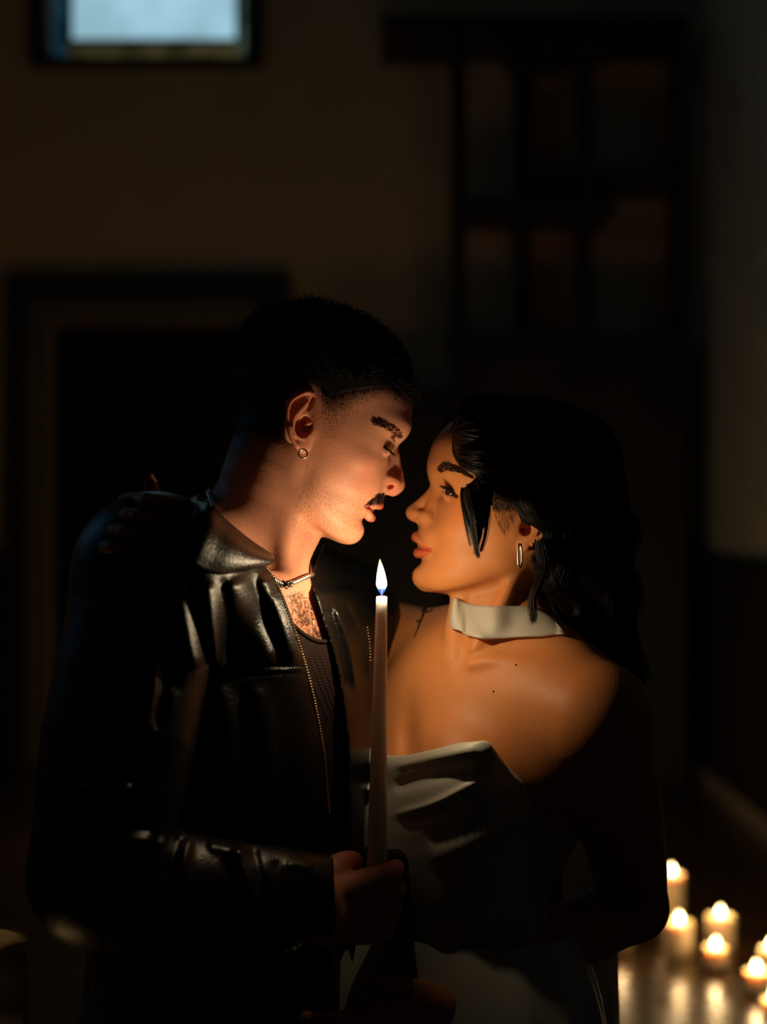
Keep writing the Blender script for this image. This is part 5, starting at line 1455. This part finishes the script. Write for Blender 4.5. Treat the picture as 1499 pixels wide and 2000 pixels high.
# back wall with its door and window openings
wall = boxes('wall_back', [((XL, WB, 0), (dx0, WB + .3, HC)), ((dx0, WB, dz), (dx1, WB + .3, wz0)), ((dx1, WB, 0), (XR, WB + .3, HC)), ((dx0, WB, wz0), (wx0, WB + .3, HC)) if wx0 > dx0 else ((wx0 - .001, WB, wz1), (wx0, WB + .3, HC)),
    ((wx0, WB, wz1), (wx1, WB + .3, HC))], M['plaster']); S(wall)
S(box('wall_right', (XR, -2.0, 0), (XR + .25, WB + .3, HC), M['plaster_r']))
wy0, wy1, lz0, lz1 = 3.0, 4.6, 2.7, 4.9
S(boxes('wall_left', [((XL - .25, -2.0, 0), (XL, wy0, HC)), ((XL - .25, wy1, 0), (XL, WB + .3, HC)), ((XL - .25, wy0, 0), (XL, wy1, lz0)), ((XL - .25, wy0, lz1), (XL, wy1, HC))], M['plaster']))
S(box('ceiling', (XL - .25, -2.0, HC), (XR + .25, WB + .3, HC + .2), M['wood']))
# panelling and skirting
WH_ = 1.22
for n_, a, b in (('trim_1', (XL, WB - .04, 0), (bx(12), WB, WH_)), ('trim_2', (bx(575), WB - .04, 0), (XR, WB, WH_)), ('trim_3', (XR - .04, -2.0, 0), (XR, WB - .04, WH_ + .05)), ('trim_4', (XL, -2.0, 0), (XL + .04, WB - .04, WH_))):
    S(box(n_, a, b, M['wood']))
S(box('baseboard_right', (XR - .06, -2.0, 0), (XR - .04, WB - .04, .11), mat('pale_skirting', (.30, .24, .16), .6)))
S(box('trim_5', (XL, WB - .07, WH_), (bx(12), WB, WH_ + .05), mat('red_rail', (.08, .025, .018), .6)))
# doorway
door = empty('door_1', ((dx0 + dx1) / 2, WB, 0)); S(door)
ox0, ox1, oz = bx(18), bx(568), bz(540); ix0, ix1, iz = bx(55), bx(505), bz(588)
S(boxes('door_frame', [((ox0, WB - .10, 0), (ix0, WB, oz)), ((ix1, WB - .10, 0), (ox1, WB, oz)), ((ix0, WB - .10, iz), (ix1, WB, oz))], M['wood'], door))
S(boxes('door_lining', [((ix0, WB - .05, 0), (dx0, WB, iz)), ((dx1, WB - .05, 0), (ix1, WB, iz)), ((dx0, WB - .05, dz), (dx1, WB, iz))], mat('brown_lining', (.17, .13, .08), .7), door))
xm = (dx0 + dx1) / 2
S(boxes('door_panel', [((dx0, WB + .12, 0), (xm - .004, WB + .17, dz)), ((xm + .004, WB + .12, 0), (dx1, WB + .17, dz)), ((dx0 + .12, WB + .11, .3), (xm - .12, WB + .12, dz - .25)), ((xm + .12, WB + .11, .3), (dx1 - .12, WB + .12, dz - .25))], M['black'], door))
V, Fq = tubes([(np.array([[xm + .06, WB + .12, 1.0], [xm + .06, WB + .06, 1.0], [xm + .16, WB + .06, 1.0]]), .01)], 8); S(mesh_obj('door_handle', V, Fq, mat('dark_bronze', (.05, .035, .02), .4, metal=1), door))
# window high in the back wall: dark frame, leaded border of small coloured panes, large pale pane
def glass_mat(name, base, st, cell=6.0, dark=.45):
    m = bpy.data.materials.new(name); m.use_nodes = True; N = m.node_tree.nodes; L = m.node_tree.links; N.clear()
    o = N.new('ShaderNodeOutputMaterial'); e = N.new('ShaderNodeEmission'); g = N.new('ShaderNodeTexCoord')
    n = N.new('ShaderNodeTexNoise'); n.inputs['Scale'].default_value = cell; n.inputs['Detail'].default_value = 3; L.new(g.outputs['Object'], n.inputs['Vector'])
    mx = N.new('ShaderNodeMix'); mx.data_type = 'RGBA'; mx.inputs['A'].default_value = (*[c * dark for c in base], 1); mx.inputs['B'].default_value = (*base, 1)
    r = N.new('ShaderNodeMapRange'); r.inputs[1].default_value = .35; r.inputs[2].default_value = .6; L.new(n.outputs['Fac'], r.inputs[0]); L.new(r.outputs[0], mx.inputs['Factor'])
    L.new(mx.outputs['Result'], e.inputs[0]); e.inputs[1].default_value = st; L.new(e.outputs[0], o.inputs[0]); return m
win = empty('window_1', ((wx0 + wx1) / 2, WB, wz0)); S(win)
px0, px1, pz = bx(137), bx(458), bz(70)
fx0, fx1, fz = bx(66), bx(514), bz(134)
S(boxes('window_frame', [((fx0, WB - .08, fz), (wx0, WB + .05, wz1)), ((wx1, WB - .08, fz), (fx1, WB + .05, wz1)), ((wx0, WB - .08, fz), (wx1, WB + .05, wz0))], M['wood'], win))
S(boxes('window_sash', [((px0 - .03, WB + .06, pz - .03), (px0, WB + .10, wz1)), ((px1, WB + .06, pz - .03), (px1 + .03, WB + .10, wz1)), ((px0, WB + .06, pz - .03), (px1, WB + .10, pz))], M['wood'], win))
S(boxes('pane', [((px0, WB + .08, pz), (px1, WB + .09, wz1))], glass_mat('daylight_glass', (.36, .62, .74), 1.03, 2.2, .74), win))
S(boxes('side_pane', [((wx0, WB + .08, wz0), (px0 - .03, WB + .09, wz1))], glass_mat('blue_glass', (.006, .028, .045), 1.0, 8, .2), win))
S(boxes('side_pane', [((px1 + .03, WB + .08, wz0), (wx1, WB + .09, wz1))], glass_mat('green_glass', (.05, .09, .07), 1.0, 9, .15), win))
S(boxes('lower_pane', [((px0 - .03, WB + .08, wz0), (px1 + .03, WB + .09, pz - .03))], glass_mat('amber_glass', (.05, .042, .018), 1.0, 7, .15), win))
# unseen window added in the left wall for the blue rim on his shoulder
w2 = empty('added_window_2', (XL, (wy0 + wy1) / 2, lz0)); S(w2)
S(boxes('pane', [((XL - .12, wy0, lz0), (XL - .11, wy1, lz1))], glass_mat('dusk_glass', (.10, .42, .75), .8, 2.2, .8), w2))
S(boxes('window_frame', [((XL - .13, wy0 + .77, lz0), (XL - .06, wy0 + .83, lz1)), ((XL - .13, wy0, lz0 + 1.07), (XL - .06, wy1, lz0 + 1.13))], M['wood'], w2))
al = bpy.data.lights.new('added_rim_light', 'AREA'); al.shape = 'RECTANGLE'; al.size = 1.5; al.size_y = 2.1; al.energy = .3; al.color = (.12, .50, 1.0)  # blue area light added at the unseen window for the shoulder rim
ao = bpy.data.objects.new('added_rim_light', al); COL.objects.link(ao); ao.location = (XL + .02, 3.8, 3.8); ao.rotation_euler = (0, math.radians(-90), 0)

# tall dark timber case at the right of the back wall
DC = 8.7
def cx_(px): return (px - CX) / FPX * DC
def cz_(py): return CAMZ + (CY - py) / FPX * DC
case = empty('timber_case', (cx_(1110), DC + .2, 0)); tag(case, 'tall dark timber case with open upper bays against the back wall', 'cabinet')
ztop = cz_(45)
boxes('base_cabinet', [((cx_(888), DC, 0), (cx_(1345), WB - .12, cz_(655))), ((cx_(880), DC - .03, cz_(662)), (cx_(1352), WB - .12, cz_(648)))], M['wood'], case)
for k_, (a, b) in enumerate(((cx_(892), cx_(1115)), (cx_(1120), cx_(1340)))):
    dd = boxes('cabinet_door', [((a, DC - .02, .1), (b, DC, cz_(675)))], M['wood'], case)
    V, Fq = tubes([(np.array([[(b if k_ == 0 else a) + (-.05 if k_ == 0 else .05), DC - .03, 1.0], [(b if k_ == 0 else a) + (-.05 if k_ == 0 else .05), DC - .03, 1.12]]), .008)], 6); mesh_obj('handle', V, Fq, mat('dull_brass', (.1, .07, .03), .5, metal=1), dd)
for a, b, y in ((883, 912, 0), (1020, 1050, .35), (1128, 1160, 0), (1322, 1350, .1)):
    boxes('post', [((cx_(a), DC + y, cz_(655)), (cx_(b), DC + y + .09, ztop))], M['wood'], case)
boxes('shelf', [((cx_(1035), DC + .05, cz_(345)), (cx_(1335), DC + .6, cz_(322)))], M['wood'], case)
boxes('shelf', [((cx_(900), DC + .02, cz_(412)), (cx_(1205), DC + .6, cz_(385)))], M['wood'], case)
boxes('cornice', [((cx_(745), DC - .05, cz_(58)), (cx_(1345), DC + .7, cz_(34)))], M['wood'], case)
V = [(cx_(940), DC - .02, ztop), (cx_(1300), DC - .02, ztop), (cx_(1190), DC - .02, cz_(110)), (cx_(1010), DC - .02, cz_(155))]
V = np.array(V + [(x, y + .12, z) for x, y, z in V]); mesh_obj('gable_bracket', V, [(0, 1, 2, 3), (7, 6, 5, 4), (0, 4, 5, 1), (1, 5, 6, 2), (2, 6, 7, 3), (3, 7, 4, 0)], M['wood'], case, smooth=False)
boxes('back_panel', [((cx_(900), DC + .62, cz_(655)), (cx_(1340), DC + .65, ztop))], mat('stained_panel', (.62, .40, .22), .8, noise=(3, .3)), case)
# lower dark sideboard standing left of the timber case
DS = 8.95
def sx_(px): return (px - CX) / FPX * DS
def sz_(py): return CAMZ + (CY - py) / FPX * DS
sb = empty('sideboard', (sx_(735), DS + .2, 0)); tag(sb, 'dark tall sideboard seen between the two heads, left of the timber case', 'sideboard')
boxes('body', [((sx_(590), DS, 0), (sx_(872), WB - .12, sz_(772)))], M['wood'], sb)
boxes('top', [((sx_(584), DS - .03, sz_(772)), (sx_(878), WB - .1, sz_(757)))], M['wood'], sb)
for a, b in ((594, 728), (734, 868)):
    boxes('cabinet_door', [((sx_(a), DS - .02, .12), (sx_(b), DS, sz_(790)))], M['wood'], sb)
# draped cloth at the left edge
rows_ = []
for i in range(5):
    t = i / 4; rows_.append([PC(-70 + 12 * i, 1720 + 22 * i, 1.72 - .02 * i), PC(-20 + 16 * i, 1765 + 14 * i, 1.70), PC(20 + 9 * i, 1850 + 5 * i, 1.70 + .01 * i), PC(28 + 6 * i, 1960, 1.71), PC(34 + 6 * i, 2100, 1.72), PC(30, 2500, 1.73), PC(20 + 6 * i, 3700, 1.74)])
dc = ribbon([[p + np.array([-(.0 + 3.2 * (4 - i)), 1.5 * math.sin(i * 1.6), 0]) for p in r] for i, r in enumerate(rows_)], .3, 'draped_cloth', M['drape'] if 'drape' in M else mat('beige_cloth', (.62, .52, .36), .8, noise=(60, .3)), None, 5, .5, 5)
tag(dc, 'beige cloth hanging in folds at the left edge behind the man', 'cloth')
# faint bluish world light added to fill the shadows
w = bpy.data.worlds.new('dusk'); SC.world = w; w.use_nodes = True
w.node_tree.nodes['Background'].inputs[0].default_value = (.5, .6, 1, 1); w.node_tree.nodes['Background'].inputs[1].default_value = .0012
print('DONE', time.time() - T0)
